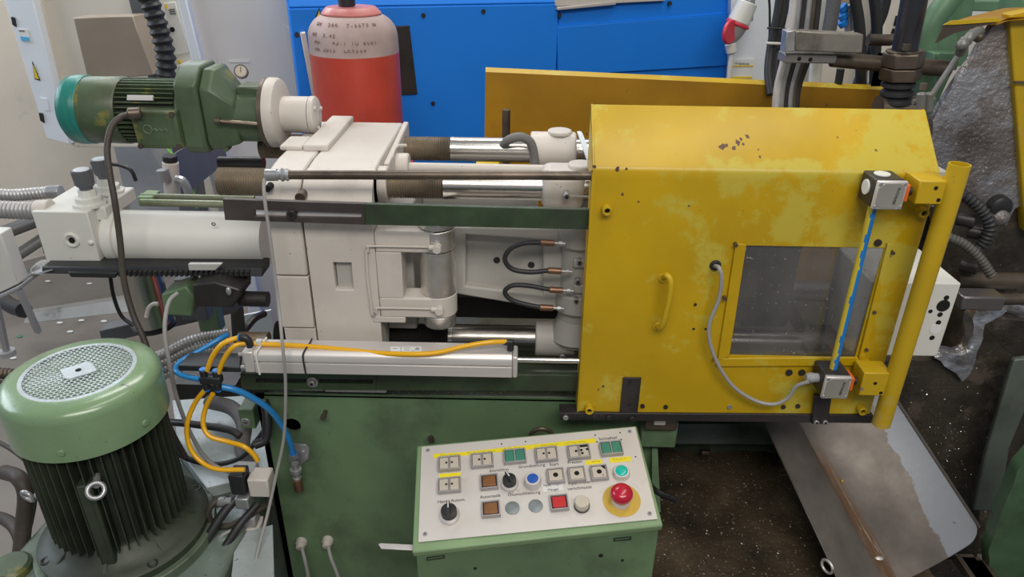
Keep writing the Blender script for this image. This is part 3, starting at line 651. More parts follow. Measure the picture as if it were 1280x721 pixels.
for k, (ya, Y, r, lab) in enumerate(((262,1.40,.0195,'thick flexible steel conduit entering the manifold, nearer the camera'),(243,1.50,.014,'thinner flexible steel conduit entering the manifold from behind'))):
    t2 = thing('flexible_conduit', at(0,ya,Y), lab, 'conduit', 'flexible conduits on the left')
    MB().ribbed(pxd([(-40,ya-2,Y),(-10,ya-1,Y),(20,ya+.5,Y),(48 if k==0 else 62,ya+(1 if k==0 else -3),Y)]), r, .0085, r*.16, 14).build('hose', CDT, t2)
    e = at(47 if k==0 else 60,ya+(1 if k==0 else -3),Y); MB().cyl(e, e+V((.03,0,.002)), r*1.12, n=6 if k else 20).build('end_fitting', ZNC if k else CRM, t2, bevel=.002)
# green tie rods behind the cylinder
for k, (ya, Y) in enumerate(((246,1.62),(254,1.56))):
    MB().cyl(at(176,ya-1,Y), at(318,ya+2,Y), .0068 if k == 0 else .0085, n=14).build('tie_rod', mat('mossy_rod%d'%k,(.30,.32,.22),.4,.5,var=.25,dirt=.4,dcol=(.1,.14,.05)), label='%s greenish rod running behind the white cylinder'%('thinner upper' if k==0 else 'thicker lower'), cat='rod')
MB().prism([at(171,246,1.6),at(190,246,1.6),at(200,238,1.66),at(184,237,1.66)],(0,0,-.024)).build('rod_bracket', GRNL, label='small pale green bracket at the left end of the greenish rods', cat='bracket', bevel=.002)
# black cable rail below the white cylinder
t = thing('cable_carrier', at(180,345,1.33), 'black cable carrier rail running under the white cylinder', 'rail')
MB().prism([at(52,333,1.34),at(328,334,1.34),at(328,346,1.33),at(52,342,1.33)],(0,.05,0)).build('rail', BPL, t, bevel=.002)
MB().prism([at(37,336,1.33),at(45,328,1.38),at(62,328,1.38),at(66,338,1.33),at(50,342,1.33),at(40,341,1.33)],(0,.02,-.002)).build('rail_end', ZNC, t, bevel=.002)
MB().prism([at(84,340,1.325),at(146,341,1.325),at(144,348,1.325),at(88,347,1.325)],(0,.05,0)).build('chain_segment', BPL, t, bevel=.003)
for k in range(26):
    c = at(150+k*6.4, 342, 1.327); MB().box((c.x-.003,c.y-.002,c.z-.006),(c.x+.002,c.y+.03,c.z+.005)).build('chain_link', BPL, t)
MB().prism([at(235,330,1.32),at(277,330,1.32),at(269,338,1.32),at(236,338,1.32)],(0,.01,0)).build('steel_clip', ALU, t, bevel=.001)

# ================================================================ FRONT BARS
t = thing('slotted_bar', at(500,280,1.165), 'upper slotted bar, dark and green painted, running to the yellow guard', 'bar')
mb = MB(); Yb = 1.165
O = px([(278,249),(456,255),(456,281),(281,275)], Yb); I = px([(318,262.5),(452,267),(452,272.5),(318,270.5)], Yb)
mb.frame(O, I, (0,.010,0)); mb.build('slotted_end', mat('oiled_bar',(.085,.07,.065),.4,.5,var=.3,vs=8), t, bevel=.001)
MB().prism(px([(456,255),(737,262),(737,287),(456,281)], Yb), (0,.010,0)).build('green_length', GRNB, t, bevel=.001)
MB().prism([p+V((0,.006,0)) for p in px([(330,262),(454,266.5),(454,273),(330,271)], Yb)],(0,.01,0)).build('slide_insert', ALU, t)
c = at(365,267,Yb); MB().cyl(c-V((0,.007,0)), c+V((0,.012,0)), .0085, n=20).build('cap_bolt', DMT, t, bevel=.001)
MB().cyl(c-V((0,.0078,0)), c-V((0,.006,0)), .004, n=6).build('hex_socket', HOLE, t)
t = thing('lower_slotted_bar', at(500,488,1.175), 'lower green slotted bar under the aluminium air cylinder', 'bar')
Yb = 1.175
O = px([(300,467),(470,467),(470,488),(302,487)], Yb); I = px([(320,473),(466,474.5),(466,480),(320,479)], Yb)
MB().frame(O, I, (0,.012,0)).build('slotted_end', GRNB, t, bevel=.001)
MB().prism([p+V((0,.010,0)) for p in px([(316,471),(469,472),(469,482),(316,481)], Yb)],(0,.004,0)).build('slot_shadow', DMT, t)  # dark strip added in place of the shaded gap behind the slot
MB().prism(px([(470,467),(724,469),(724,489),(470,488)], Yb),(0,.012,0)).build('green_length', GRNB, t, bevel=.001)
c = at(391,477,Yb); MB().cyl(c-V((0,.004,0)), c+V((0,.01,0)), .0115, n=24).build('washer', ZNC, t, bevel=.001); MB().cyl(c-V((0,.010,0)), c, .0068, n=16).build('cap_bolt', ZNC, t, bevel=.001)
MB().cyl(c-V((0,.0105,0)), c-V((0,.006,0)), .0035, n=6).build('hex_socket', HOLE, t)
# long dark rod
t = thing('guard_rod', at(540,226,1.17), 'long dark horizontal rod with fitting running to the yellow guard', 'rod')
a, b = at(362,218.5,1.17), at(739,219.5,1.17)
MB().cyl(a, b, .0078, n=20).build('rod', BRN, t)
d = (a-b).normalized()
MB().lathe(a, d, [(0,.0085),(.004,.011),(.008,.0085),(.012,.012),(.016,.0085),(.02,.0085),(.021,.0105),(.04,.0105)], 18).build('end_fitting', ZNC, t, sharp=25)
MB().tube(pxd([(333,222,1.165),(330,228,1.16),(331,250,1.15),(338,300,1.145),(347,370,1.14),(353,430,1.10),(357,480,1.10),(355,545,1.10),(346,590,1.09),(335,640,1.06),(322,690,1.0),(312,740,.94)]), .003, n=8).build('hanging_cable', GRYC, label='thin grey cable hanging from the dark rod past the green bed', cat='cable')

# ---- aluminium air cylinder
t = thing('air_cylinder', at(475,468,1.12), 'long aluminium profile air cylinder on the front of the press', 'cylinder')
Yf = 1.12
xa, xb = at(318,455,Yf).x, at(640,455,Yf).x
zb_, zg, zt_ = at(480,469,Yf).z, at(480,455.5,Yf).z, at(480,446,Yf).z
pr = [(Yf,zb_),(Yf,zg-.0018),(Yf+.004,zg-.0012),(Yf+.004,zg+.0012),(Yf,zg+.0018),(Yf,zt_-.004),(Yf+.002,zt_),(Yf+.008,zt_+.005),(Yf+.045,zt_+.006),(Yf+.045,zb_)]
MB().prism([(xa,y,z) for y,z in pr],(xb-xa,0,0)).build('profile_body', ALU, t, bevel=.0008)
MB().box((at(303,450,Yf).x,Yf+.001,zb_-.001),(xa-.0006,Yf+.044,zt_+.004)).build('end_cap', ALU, t, bevel=.003)
MB().box((xb+.0006,Yf,zb_-.001),(at(647,455,Yf).x,Yf+.044,zt_+.004)).build('end_cap', ALU, t, bevel=.003)
for z in (zb_+.007, zt_-.006):
    MB().cyl((at(300,450,Yf).x-.004,Yf+.008,z),(at(306,450,Yf).x,Yf+.008,z),.004,n=10).build('bolt', ZNC, t)
MB().cyl((xb,Yf+.022,zg+.002),(at(725,455,Yf).x,Yf+.022,zg+.002),.0055,n=16).build('piston_rod', STL, t)
zz = zt_+.0055+.0006
def toplab(x0,x1,y0,y1,nm,m_,dz=0):
    MB().prism([atz(x0,y0,zz+dz),atz(x1,y0,zz+dz),atz(x1,y1,zz+dz),atz(x0,y1,zz+dz)],(0,0,-.0004)).build(nm, m_, t)
toplab(488,500.5,433,439.3,'type_label',LBL); toplab(502,527,433,439.5,'type_label',LBL)
for x,y,w_ in ((491,435,6),(505,434.5,8),(505,437,7),(514,437.8,5)): toplab(x,x+w_,y,y+.7,'label_print',GRY,.0003)
c = atz(521.5,436,zz); MB().cyl(c, c+V((0,0,.0005)), .0045, n=16).build('label_print', GRY, t)
def strap(x, m_, nm, w_, head=False):
    e = .0018; X = at(x,455,Yf).x; P = [(X,Yf-e,zb_-e),(X-.001,Yf-e,zt_-.002),(X+.002,Yf+.007,zt_+.006+e),(X+.004,Yf+.03,zt_+.006+e),(X+.004,Yf+.047,zt_+.006+e)]
    mb = MB().tube(P, w_, n=8, sub=4)
    if head: c = at(324,427,Yf+.02); mb.box((c.x-.005,c.y-.006,c.z-.004),(c.x+.005,c.y+.004,c.z+.004))
    mb.build(nm, m_, label=('white plastic cable tie' if m_ is WPL else 'black cable tie')+' wrapped round the aluminium air cylinder', cat='cable tie')
strap(381, BPL, 'cable_tie', .0016); strap(323, WPL, 'cable_tie', .0022, True)
c = at(638,429,Yf+.02)
t2 = thing('push_in_elbow', c-V((0,0,.01)), 'black push-in elbow at right end of the air cylinder', 'fitting')
MB().cyl(c-V((0,0,.014)), c+V((0,0,.006)), .0065, n=14).build('body', BPL, t2, bevel=.001); MB().cyl(c+V((-.011,0,.002)), c+V((.004,0,.002)), .0062, n=14).build('body', BPL, t2); MB().cyl(c+V((-.014,0,.002)), c+V((-.010,0,.002)), .0058, n=14).build('release_ring', CLB, t2)

# ================================================================ YELLOW SLIDING GUARD
YD = 1.15
xl = (at(735,300,YD).x+at(721,515,YD).x)/2; xr_ = (at(1171,225,YD).x+at(1088,518,YD).x)/2
zb_ = at(900,519,YD).z; zk = at(950,211,YD).z
pt = at(950,134,1.245); 
t = thing('sliding_guard', ((xl+xr_)/2, YD, zb_), 'big worn yellow sheet-steel guard with a scratched viewing window', 'guard')
W = [at(914,306,YD), at(1103,308,YD), at(1070,446,YD), at(903,446,YD)]
wx0, wx1 = (at(921,308,YD).x+at(904,446,YD).x)/2, (at(1104,308,YD).x+at(1071,446,YD).x)/2
wz1, wz0 = at(1010,308,YD).z, at(1010,446,YD).z
zs_ = zk-.02
mb = MB()
mb.frame([(xl,YD,zb_),(xr_,YD,zb_),(xr_,YD,zs_),(xl,YD,zs_)],[(wx0,YD,wz0),(wx1,YD,wz0),(wx1,YD,wz1),(wx0,YD,wz1)],(0,.003,0))
prof = [(YD,zs_),(YD,zk-.008),(YD+.0015,zk-.003),(YD+.005,zk+.001),(1.243,pt.z-.001),(1.246,pt.z),(1.2485,pt.z-.002),(1.249,pt.z-.03),(1.246,pt.z-.03),(1.2455,pt.z-.004),(YD+.006,zk-.0025),(YD+.004,zk-.006),(YD+.003,zk-.009),(YD+.003,zs_)]
mb.prism([(xl,y,z) for y,z in prof],(xr_-xl,0,0))
mb.build('shell', YEL, t)
for nm, x0, s in (('side_flange',xl,1),('side_flange',xr_,-1)):
    mb = MB(); mb.prism([(x0,YD-.0008,zb_),(x0,YD-.0008,zk-.004),(x0,YD+.004,zk+.0018),(x0,1.246,pt.z+.0012),(x0,1.2495,pt.z-.001),(x0,1.2495,zk-.03),(x0,1.19,zk-.03),(x0,1.19,zb_)],(s*.004,0,0)); mb.build(nm, YEL, t, bevel=.0012)
MB().box((xl,YD,zb_),(xr_,1.185,zb_+.004)).build('bottom_lip', YEL, t)
MB().box((wx0-.012,YD+.0035,wz0-.012),(wx1+.012,YD+.0065,wz1+.012)).build('window_pane', PANE, t)
def strip(poly, nm='window_trim', y0=-.006, th=.0055): return MB().prism([p+V((0,y0,0)) for p in px(poly, YD)], (0,th,0)).build(nm, YEL, t, bevel=.001)
strip([(919,303),(932,304),(911,443),(896,450)])
strip([(1105,303),(1119,306),(1077,452),(1071,444)]) if 0 else None
strip([(1108,303),(1114,304),(1078,455),(1072,445)])
strip([(898,446),(1071,445),(1078,455),(894,456)])
for x,y in ((920,306),(906,373),(894,449),(1116,316),(1093,390),(1083,437)):
    c = at(x,y,YD-.007); MB().cyl(c-V((0,.003,0)), c+V((0,.008,0)), .0032, n=10).build('screw', BRN, t)
ch = MB(); rg = random.Random(5)
sl = (V((0,1.245,pt.z))-V((0,YD+.005,zk+.001))); sl.normalize(); sn = V((0,-sl.z,sl.y)); so_ = V((0,YD+.005,zk+.001))
for x,y,s in ((903,184,5),(908,181,3),(917,185,4),(922,178,5),(926,174,2.5),(929,180,2.5),(934,170,4),(938,166,3),(923,163,2),(950,196,2),(948,187,1.5),(865,150,1.5),(894,148,1.5),(1095,188,2),(985,150,1.2)):
    d_ = ray(x,y); c = CAM+d_*((so_-CAM).dot(sn)/d_.dot(sn)); n_ = 9
    ch.prism([c+V((1,0,0))*(s*.0011*rg.uniform(.5,1.3)*math.cos(2*math.pi*k/n_))+sl*(s*.0013*rg.uniform(.5,1.3)*math.sin(2*math.pi*k/n_))+sn*.0001 for k in range(n_)], sn*.0002)
for x,y,s in ((778,243,3),(798,252,2),(772,211,4),(783,211,2),(754,483,3),(748,487,2),(743,208,3),(1082,372,1.5),(740,214,2),(861,257,2)):
    c = at(x,y,YD); n_ = 8
    ch.prism([c+V((s*.0011*rg.uniform(.5,1.3)*math.cos(2*math.pi*k/n_),-.0002,s*.0011*rg.uniform(.5,1.3)*math.sin(2*math.pi*k/n_))) for k in range(n_)], (0,-.0002,0))
ch.build('bare_chips', mat('bare_rusty_metal',(.12,.06,.04),.6), t, kind='stuff')
# pull handle
hp_ = [(830,347),(833,344),(838,350),(838,365),(835,382),(830,402),(826,410),(822,407)]
Yh = [1.15,1.128,1.12,1.118,1.118,1.12,1.128,1.15]
ho = MB().tube([at(x,y,Y) for (x,y),Y in zip(hp_,Yh)], .0052, n=12, sub=6).build('pull_handle', YELC, t)
for x,y in ((829,347),(822,408)):
    c = at(x,y,YD); MB().cyl(c-V((0,.003,0)), c, .009, n=18).build('handle_foot', YELC, t, bevel=.001)
for x,y in ((758,260),(736,508),(1150,263),(1075,509)):
    c = at(x,y,YD); s_ = MB().pipe(c-V((0,.016,0)), c, .0085, .0045, 18).build('spacer_stud', YELC, t, bevel=.001)
    MB().cyl(c-V((0,.010,0)), c, .0045, n=12).build('stud_hole', HOLE, t)
for x,y in ((803,507),(832,508),(912,508),(979,508),(997,507),(986,465),(1002,465),(867,411),(882,411),(1097,303),(869,380)):
    r_ = .0065 if y in (465,303) else (.0045 if y>500 else .0025)
    c = at(x,y,YD); MB().cyl(c-V((0,.003 if y!=411 else .0006,0)), c, r_, n=12).build('bolt', DMT if x != 912 else ZNC, t)
c = at(894,331,YD); MB().torus(c-V((0,.002,0)),(0,1,0),.007,.0032,18).build('grommet', BPL, t)
MB().box(at(779,472,YD-.004),at(796,520,YD)+V((0,-.0006,0))).build('black_strap', DMT, t, bevel=.0008)
for x,y in ((788,478),(787,507)): c = at(x,y,YD-.005); MB().cyl(c-V((0,.0015,0)), c, .003, n=10).build('strap_screw', BPL, t)
MB().tube(pxd([(893,332,1.148),(899,335,1.128),(902,350,1.125),(898,375,1.128),(888,400,1.13),(886,418,1.13),(891,440,1.13),(903,465,1.13),(920,486,1.13),(945,501,1.128),(968,505,1.12),(985,497,1.115),(995,483,1.11),(1010,477,1.10)]), .0036, n=10).build('switch_cable', GRYC, label='grey cable looping across the yellow guard to the lower switch', cat='cable')

# rail below the guard
t = thing('guard_rail', at(900,527,1.16), 'black flat rail under the yellow guard', 'rail')
MB().prism(px([(700,516),(1092,519),(1090,529),(700,525)], 1.145),(0,.03,0)).build('rail_bar', DMT, t, bevel=.001)
for x,y,r_ in ((707,521,.0055),(761,521,.0055),(790,523,.0065),(720,519,.003),(742,521,.003),(732,521,.003),(751,520,.003)):
    c = at(x,y,1.145); MB().cyl(c-V((0,.005 if r_>.004 else .001,0)), c, r_, n=14).build('bolt', ZNC if x==707 else DMT, t, bevel=.0008)
MB().prism(px([(1018,494),(1040,494),(1035,530),(1015,530)], 1.138),(0,.006,0)).build('switch_strap', DMT, t, bevel=.001)
for x in (1020,1031):
    c = at(x,527,1.138); MB().cyl(c-V((0,.005,0)), c, .0052, n=14).build('bolt', ZNC, t, bevel=.001); MB().cyl(c-V((0,.0056,0)), c-V((0,.003,0)), .0024, n=6).build('hex_socket', HOLE, t)

# vertical tube on the right with its blocks
t = thing('guard_tube', at(1101,533,1.10), 'yellow upright round tube at the right edge of the guard', 'tube')
a, b = at(1199,205,1.10), at(1102,530,1.10)
xm = (a.x+b.x)/2; MB().pipe((xm,1.10,b.z),(xm,1.10,a.z),.0162,.0138,36).build('tube', YELC, t)
for (x0,y0,x1,y1) in ((1151,226,1182,256),(1081,466,1107,495)):
    A, B = at(x0,y0,1.095), at(x1,y1,1.095)
    blk = MB().box((A.x,1.095,B.z),(max(B.x,xm-.012),1.138,A.z)).build('mounting_block', YELC, t, bevel=.002)
    for x,y in ((x0+19,y0+9),(x0+22,y0+24)) if y0 < 300 else ((x0+13,y0+13),(x0+20,y0+25)):
        c = at(x,y,1.095); MB().cyl(c-V((0,.0006,0)), c+V((0,.004,0)), .0033, n=12).build('bolt_hole', HOLE, t)
    MB().box((A.x+.004,1.136,B.z+.004),(A.x+.03,1.15,A.z-.004)).build('block_foot', YELC, t)
# limit switches
def switch(c4, lab, gland):
    Ys = 1.085; P = px(c4, Ys); cx_ = sum(p.x for p in P)/4; cz_ = sum(p.z for p in P)/4
    t = thing('limit_switch', (cx_,Ys+.03,cz_-.026), lab, 'switch', 'limit switches on the guard')
    ux = (P[1]-P[0]).normalized(); w_ = .0235; ang = .0 
    h_ = .0235
    def R(x,z,y=Ys): return V((cx_+x, y, cz_+z))
    MB().box(R(-w_,-h_,Ys+.008), R(w_,h_,Ys+.058)).build('housing', DMT, t, bevel=.003)
    lid = MB().box(R(-w_,-h_,Ys), R(w_,h_,Ys+.0075)).build('lid', ALU, t, bevel=.002)
    k = .008; q = [(-w_+.003+k,-h_+.003),(w_-.003-k,-h_+.003),(w_-.003,-h_+.003+k),(w_-.003,h_-.003-k),(w_-.003-k,h_-.003),(-w_+.003+k,h_-.003),(-w_+.003,h_-.003-k),(-w_+.003,-h_+.003+k)]
    MB().prism([R(x,z,Ys-.0012) for x,z in q],(0,.002,0)).build('raised_field', mat('lid_grey',(.38,.36,.32),.45,.5), lid, bevel=.0005)
    for sx in (-1,1):
        for sz in (-1,1): 
            c = R(sx*(w_-.0045), sz*(h_-.0045)); MB().cyl(c-V((0,.0015,0)), c+V((0,.002,0)), .0028, n=10).build('screw', ZNC, lid)
    text('EUCHNER', .0062, frameM(R(.009,0,Ys-.0016),(-.12,0,-1),(0,-1,0)), INK, t, ext=.0002)
    # actuator
    MB().box(R(w_,-.013,Ys+.014), R(w_+.006,.013,Ys+.04)).build('actuator_base', BPL, t)
    MB().box(R(w_+.006,-.014,Ys+.012), R(w_+.012,.014,Ys+.042)).build('orange_head', ORG, t, bevel=.0015)
    MB().cyl(R(w_+.012,0,Ys+.026), R(w_+.020,0,Ys+.026), .008, n=16).build('roller', BPL, t)
    return R, w_, h_, Ys, t
R, w_, h_, Ys, ts = switch([(1098,225),(1134,227),(1130,263),(1089,263)], 'upper grey limit switch with white caps at top of the blue yellow rod', 0)
c = R(-.004,h_+.0, Ys+.033); MB().cyl(c, c+V((0,0,.003)), .0125, n=24).build('white_cap', WPL, ts, bevel=.0008)
c = R(-w_,.003,Ys+.033); MB().cyl(c, c+V((-.003,0,0)), .0125, n=24).build('white_cap', WPL, ts, bevel=.0008)
R2, w_, h_, Ys, ts2 = switch([(1032,470),(1068,470),(1060,500),(1024,500)], 'lower grey limit switch with cable gland at bottom of the guard', 1)
c = R2(-w_,.002,Ys+.03); MB().lathe(c,(-1,0,0),[(0,.0088),(.006,.0088),(.0065,.0088),(.009,.0088),(.0095,.0095),(.017,.0095),(.022,.006)],12).build('cable_gland', GRY, ts2, sharp=25)
t = thing('painted_rod', R2(.0,h_,Ys+.03), 'rod painted half yellow half blue between the two limit switches', 'rod')
a, b = R(-.010,-h_,Ys+.025), R2(.0,h_,Ys+.03)
PR = mat('blue_yellow_rod', (.62,.47,.04), .4, patch=.1, pcol=(.4,.35,.1), spots=.3)
PRB = mat('blue_rod_paint', (.01,.19,.55), .4, var=.2, chip=.3, ccol=(.5,.4,.06), cs=60)
N_ = 44; n = 20; mb = MB(); ax = (b-a); vs = []; fs = []; mi = []
u1 = ax.normalized().cross(V((0,1,0))).normalized(); u2 = V((0,-1,0))
for i in range(N_+1):
    for k in range(n):
        an = 2*math.pi*k/n; vs.append(a+ax*(i/N_)+(u1*math.cos(an)+u2*math.sin(an))*.0070)
mb.v = vs
for i in range(N_):
    th = math.pi*.5+ .35*noise.noise(V((i*.35,0,0)))*2
    for k in range(n):
        an = 2*math.pi*(k+.5)/n; mb.f.append((i*n+k, i*n+(k+1)%n, (i+1)*n+(k+1)%n, (i+1)*n+k))
        # blue on the side that looks to the right
        d = (u1*math.cos(an)+u2*math.sin(an)); mb.mi.append(1 if d.x > -.38+.4*noise.noise(V((i*.45,k*.3,2))) else 0)
mb.build('rod', [PR, PRB], t)

# ================================================================ CONTROL BOX
def solve_quad(Q, d0):
    r1, r2, r3, r4 = [ray(*q) for q in Q]      # TL TR BR BL ; d1 r1 + d3 r3 = d2 r2 + d4 r4
    A = Matrix(((r2.x,-r3.x,r4.x),(r2.y,-r3.y,r4.y),(r2.z,-r3.z,r4.z))); s = A.inverted() @ (r1*d0)
    return CAM+r1*d0, CAM+r2*s.x, CAM+r3*s.y, CAM+r4*s.z
TL, TR, BR, BL = solve_quad([(527,559),(794,534),(822,649),(523,678)], 1.385)
cc = (TL+TR+BR+BL)/4; nn = (TR-BL).cross(TL-BR).normalized()
if nn.dot(CAM-cc) < 0: nn = -nn
def pp(x, y, h=0):
    d = ray(x, y); return CAM+d*((cc-CAM).dot(nn)/d.dot(nn)) + nn*h
ex = ((TR-TL)+(BR-BL)).normalized(); ey = nn.cross(ex)
print('PANEL', (TR-TL).length, (BL-TL).length, nn, cc)
t = thing('control_box', (cc.x,cc.y,cc.z-.35), 'green sloping operator control box with cream push-button panel', 'control box')
o8 = [pp(521,556,-.001), pp(796,531,-.001), pp(829,656,-.001), pp(515,690,-.001)]
# rim and body: body goes straight down
mb = MB(); mb.prism([p-nn*.0005 for p in o8], -nn*.016); mb.build('lid', GRNL, t, bevel=.003)
ce = sum(o8, V((0,0,0)))/4
low = [ (ce+(p-ce)*.975)-nn*.015 for p in o8]
mb = MB(); mb.hexa(low, [V((p.x,p.y,ce.z-.40)) for p in low]); mb.build('body', GRN, t, bevel=.002)
MB().prism([TL,TR,BR,BL], -nn*.0018 if 0 else nn*.0018).build('panel_plate', PNL, t, bevel=.0004)
H0 = .0018
for x,y in ((535,563.5),(787,540),(812,642.5),(531.5,668)):
    c = pp(x,y,H0); MB().cyl(c, c+nn*.0012, .0042, n=16).build('panel_screw', GRY, t, bevel=.0004); MB().cyl(c+nn*.0011, c+nn*.0016, .0016, n=6).build('screw_recess', INK, t)
for x,y in ((627,555.5),(657,552.5),(744,544.5),(775,541.5),(746,552.8),(776.5,550),(794.5,571.5)):
    c = pp(x,y,H0); MB().cyl(c, c+nn*.0003, .0016, n=8).build('drill_hole', HOLE, t)
def LM(x, y, h=H0): return frameM(pp(x,y,h), ex, nn)
def tape(poly, squig=None):
    MB().prism([pp(x,y,H0+.0002) for x,y in poly], nn*.0003).build('yellow_tape', TAPE, t)
tape([(542,568),(576,566),(576,570.5),(542,573.5)]); tape([(576,566),(655,557.5),(655,563),(576,570.5)]); tape([(655,557.5),(744.5,548.3),(745,554),(655,563)])
tape([(549,593),(576,591),(576,595.8),(549,598)]); tape([(731,576.5),(752,574.5),(753,580),(732.5,582)]); tape([(761,573.2),(788,571),(789,577),(763,579.3)])
def scribble(x0, y0, x1, y1, n, amp, seed):
    rg = random.Random(seed); mb = MB(); P = []
    for i in range(n+1):
        u = i/n; P.append(pp(x0+(x1-x0)*u, y0+(y1-y0)*u+rg.uniform(-amp,amp), H0+.0007))
        if rg.random() < .22 and len(P) > 3: mb.tube(P, .00028, n=4, sub=3); P = []
    if len(P) > 2: mb.tube(P, .00028, n=4, sub=3)
    mb.build('handwriting', INKL, t)
INKL = mat('faded_pen', (.22,.17,.03), .6, bump=0)
for i,(a_) in enumerate(((550,570,573,568),(583,567.5,620,564),(628,562.5,650,560.4),(676,558,697,556.5),(705,555.5,735,552.3),(740,578.3,750,577.4),(766,575.7,783,574.2))): scribble(*a_, 18, 1.1, i+3)
def LB(x, y, ht):       # foot of a button whose top, ht above the plate, is seen at x, y
    d = ray(x, y); return frameM(CAM+d*((cc+nn*(H0+ht)-CAM).dot(nn)/d.dot(nn))-nn*ht, ex, nn)
def sqb(x, y, wd, cap, nm='push_button', kind='single', ht=.010, chipc=None):
    M_ = LB(x, y, ht*.7); h = .0150; c0 = M_.translation.copy(); o = thing(nm, c0, None, None); o.parent = t; o.location = c0-WL[t.name]; WL[o.name] = c0
    w2 = wd/2; b = .0022
    mb = MB(M_); mb.frame([(-w2,-h,0),(w2,-h,0),(w2,h,0),(-w2,h,0)],[(-w2+b,-h+b,0),(w2-b,-h+b,0),(w2-b,h-b,0),(-w2+b,h-b,0)],(0,0,ht)); mb.build('bezel', BZL, o, bevel=.0008)
    if kind == 'double':
        MB(M_).box((-.0011,-h+b,0),(.0011,h-b,ht-.0006)).build('divider', BZL, o)
        for s in (-1,1):
            MB(M_).box((s*.0018,-h+b+.001,.002),(s*(w2-b-.001),h-b-.001,ht-.0012)).build('rocker_cap', cap, o, bevel=.0005)
    else:
        g = .0012
        MB(M_).box((-w2+b,-h+b,.001),(w2-b,h-b,ht-.0045)).build('well', DMT if cap in (CAPO,CAPR) else CAPW, o)
        q = .0045 if cap in (CAPO,CAPR) else b+g
        MB(M_).box((-w2+q,-h+q,.002),(w2-q,h-q,ht-.001)).build('cap', cap, o, bevel=.0006)
    return M_, o, ht
def dots(M_, o, ht, pts, r=.0022):
    for x,y in pts: MB(M_).cyl((x,y,ht-.0013),(x,y,ht-.0008), r, n=12).build('cap_hole', HOLE, o)
DW = .0420
for x,y in ((561.5,578.5),(602.5,574.5),(561.5,605.5),(683,567)):
    a_ = sqb(x,y,DW,CAPW,'double_push_button','double'); dots(*a_, [(-.0052,0),(.0052,0)])
a_ = sqb(723.5,564,DW,CAPW,'double_push_button','double'); dots(*a_, [(-.0052,0),(.0048,.001),(.0058,-.006),(.016,.002)], .0026)
MB(a_[0]).box((.003,.0075,.0090),(.0175,.0115,.0093)).build('cap_break', HOLE, a_[1])
for x,y in ((643.5,569.5),(764,559.5)): sqb(x,y,DW,CAPG,'green_signal_lamp','double')
MB(LM(766,567.5,H0+.004)).box((-.012,-.0006,0),(.010,.0006,.0016)).build('yellow_tape', TAPE, t)
for x,y in ((611.5,601.5),(613.5,635.5)): sqb(x,y,.0325,CAPO,'amber_push_button')
for x,y in ((694.5,594),(721,592),(749,590)):
    a_ = sqb(x,y,.0315,CAPW,'square_push_button'); dots(*a_, [(0,0)], .0048)
MB(a_[0]).prism([(.004,.0118,.0091),(.0118,.0118,.0091),(.0118,.003,.0091)],(0,0,.0002)).build('cap_break', HOLE, a_[1]); dots(*a_, [(.006,-.008)], .0013)
sqb(699,627.5,.0325,CAPR,'red_push_button')
PLG = mat('plug_grey', (.22,.25,.26), .42, .3, dirt=.2)
def rnd(x, y, nm, parts, ht=0):
    M0 = LB(x,y,ht); c0 = M0.translation.copy(); o = thing(nm, c0, None, None); o.parent = t; o.location = c0-WL[t.name]; WL[o.name] = c0
    for pn, m_, pr, n_ in parts: MB(M0).lathe((0,0,0),(0,0,1),pr,n_).build(pn, m_, o)
    return o
def selector(x, y, ang, big):
    k = 1.15 if big else 1
    o = rnd(x, y, 'selector_switch', [('ring', ALU, [(0,.0150*k),(.002,.0155*k),(.009,.0155*k),(.011,.0135*k)], 28), ('knob', BPL, [(.010,.0125*k),(.022,.0120*k),(.0225,.0110*k)], 24)], .012)
    M_ = LB(x,y,.012) @ Matrix.Rotation(ang, 4, 'Z'); MB(M_).prism([(-.0032,-.012*k,.022),(.0032,-.012*k,.022),(.0024,.0125*k,.022),(-.0024,.0125*k,.022)],(0,0,.009)).build('grip', BPL, o, bevel=.0008)
    MB(M_).box((-.0009,-.001,.031),(.0009,.0135*k,.0316)).build('pointer', WPL, o)
    return o
selector(561.5,641,0,True); so = selector(637,602,.45,False)
rnd(666,599,'blue_push_button',[('ring', ALU, [(0,.0150),(.003,.0155),(.014,.0150),(.017,.0138),(.0171,.0118)],28),('cap', CAPB, [(.015,.0115),(.0168,.0112),(.0172,.010)],28)],.014)
rnd(777,589,'teal_push_button',[('ring', ALU, [(0,.0150),(.002,.0155),(.009,.0150),(.011,.0138),(.0111,.0120)],28),('cap', TEAL, [(.010,.0118),(.0122,.0112),(.0132,.009),(.0136,.004)],28)],.009)
rnd(727.5,628,'ivory_push_button',[('ring', DMT, [(0,.0140),(.004,.0140),(.005,.0125)],28),('cap', CAPW, [(.004,.0128),(.015,.0128),(.0165,.0118),(.0170,.009)],28)],.012)
for x,y in ((640.5,635),(669.5,632.5)): rnd(x,y,'blanking_plug',[('disc', PLG, [(0,.0128),(.0018,.0128),(.0024,.0118)],28)])
rnd(777,625,'yellow_disc',[('disc', GOLD, [(0,.0335),(.0006,.0335)],48)])
rnd(777,617,'emergency_stop_button',[('ring', ALU, [(.0006,.0165),(.010,.0165),(.012,.0150),(.020,.0145)],32),('mushroom', RED, [(.019,.0150),(.021,.0190),(.025,.0200),(.030,.0195),(.035,.0165),(.038,.0120),(.0395,.006),(.0398,.001)],40)],.026)
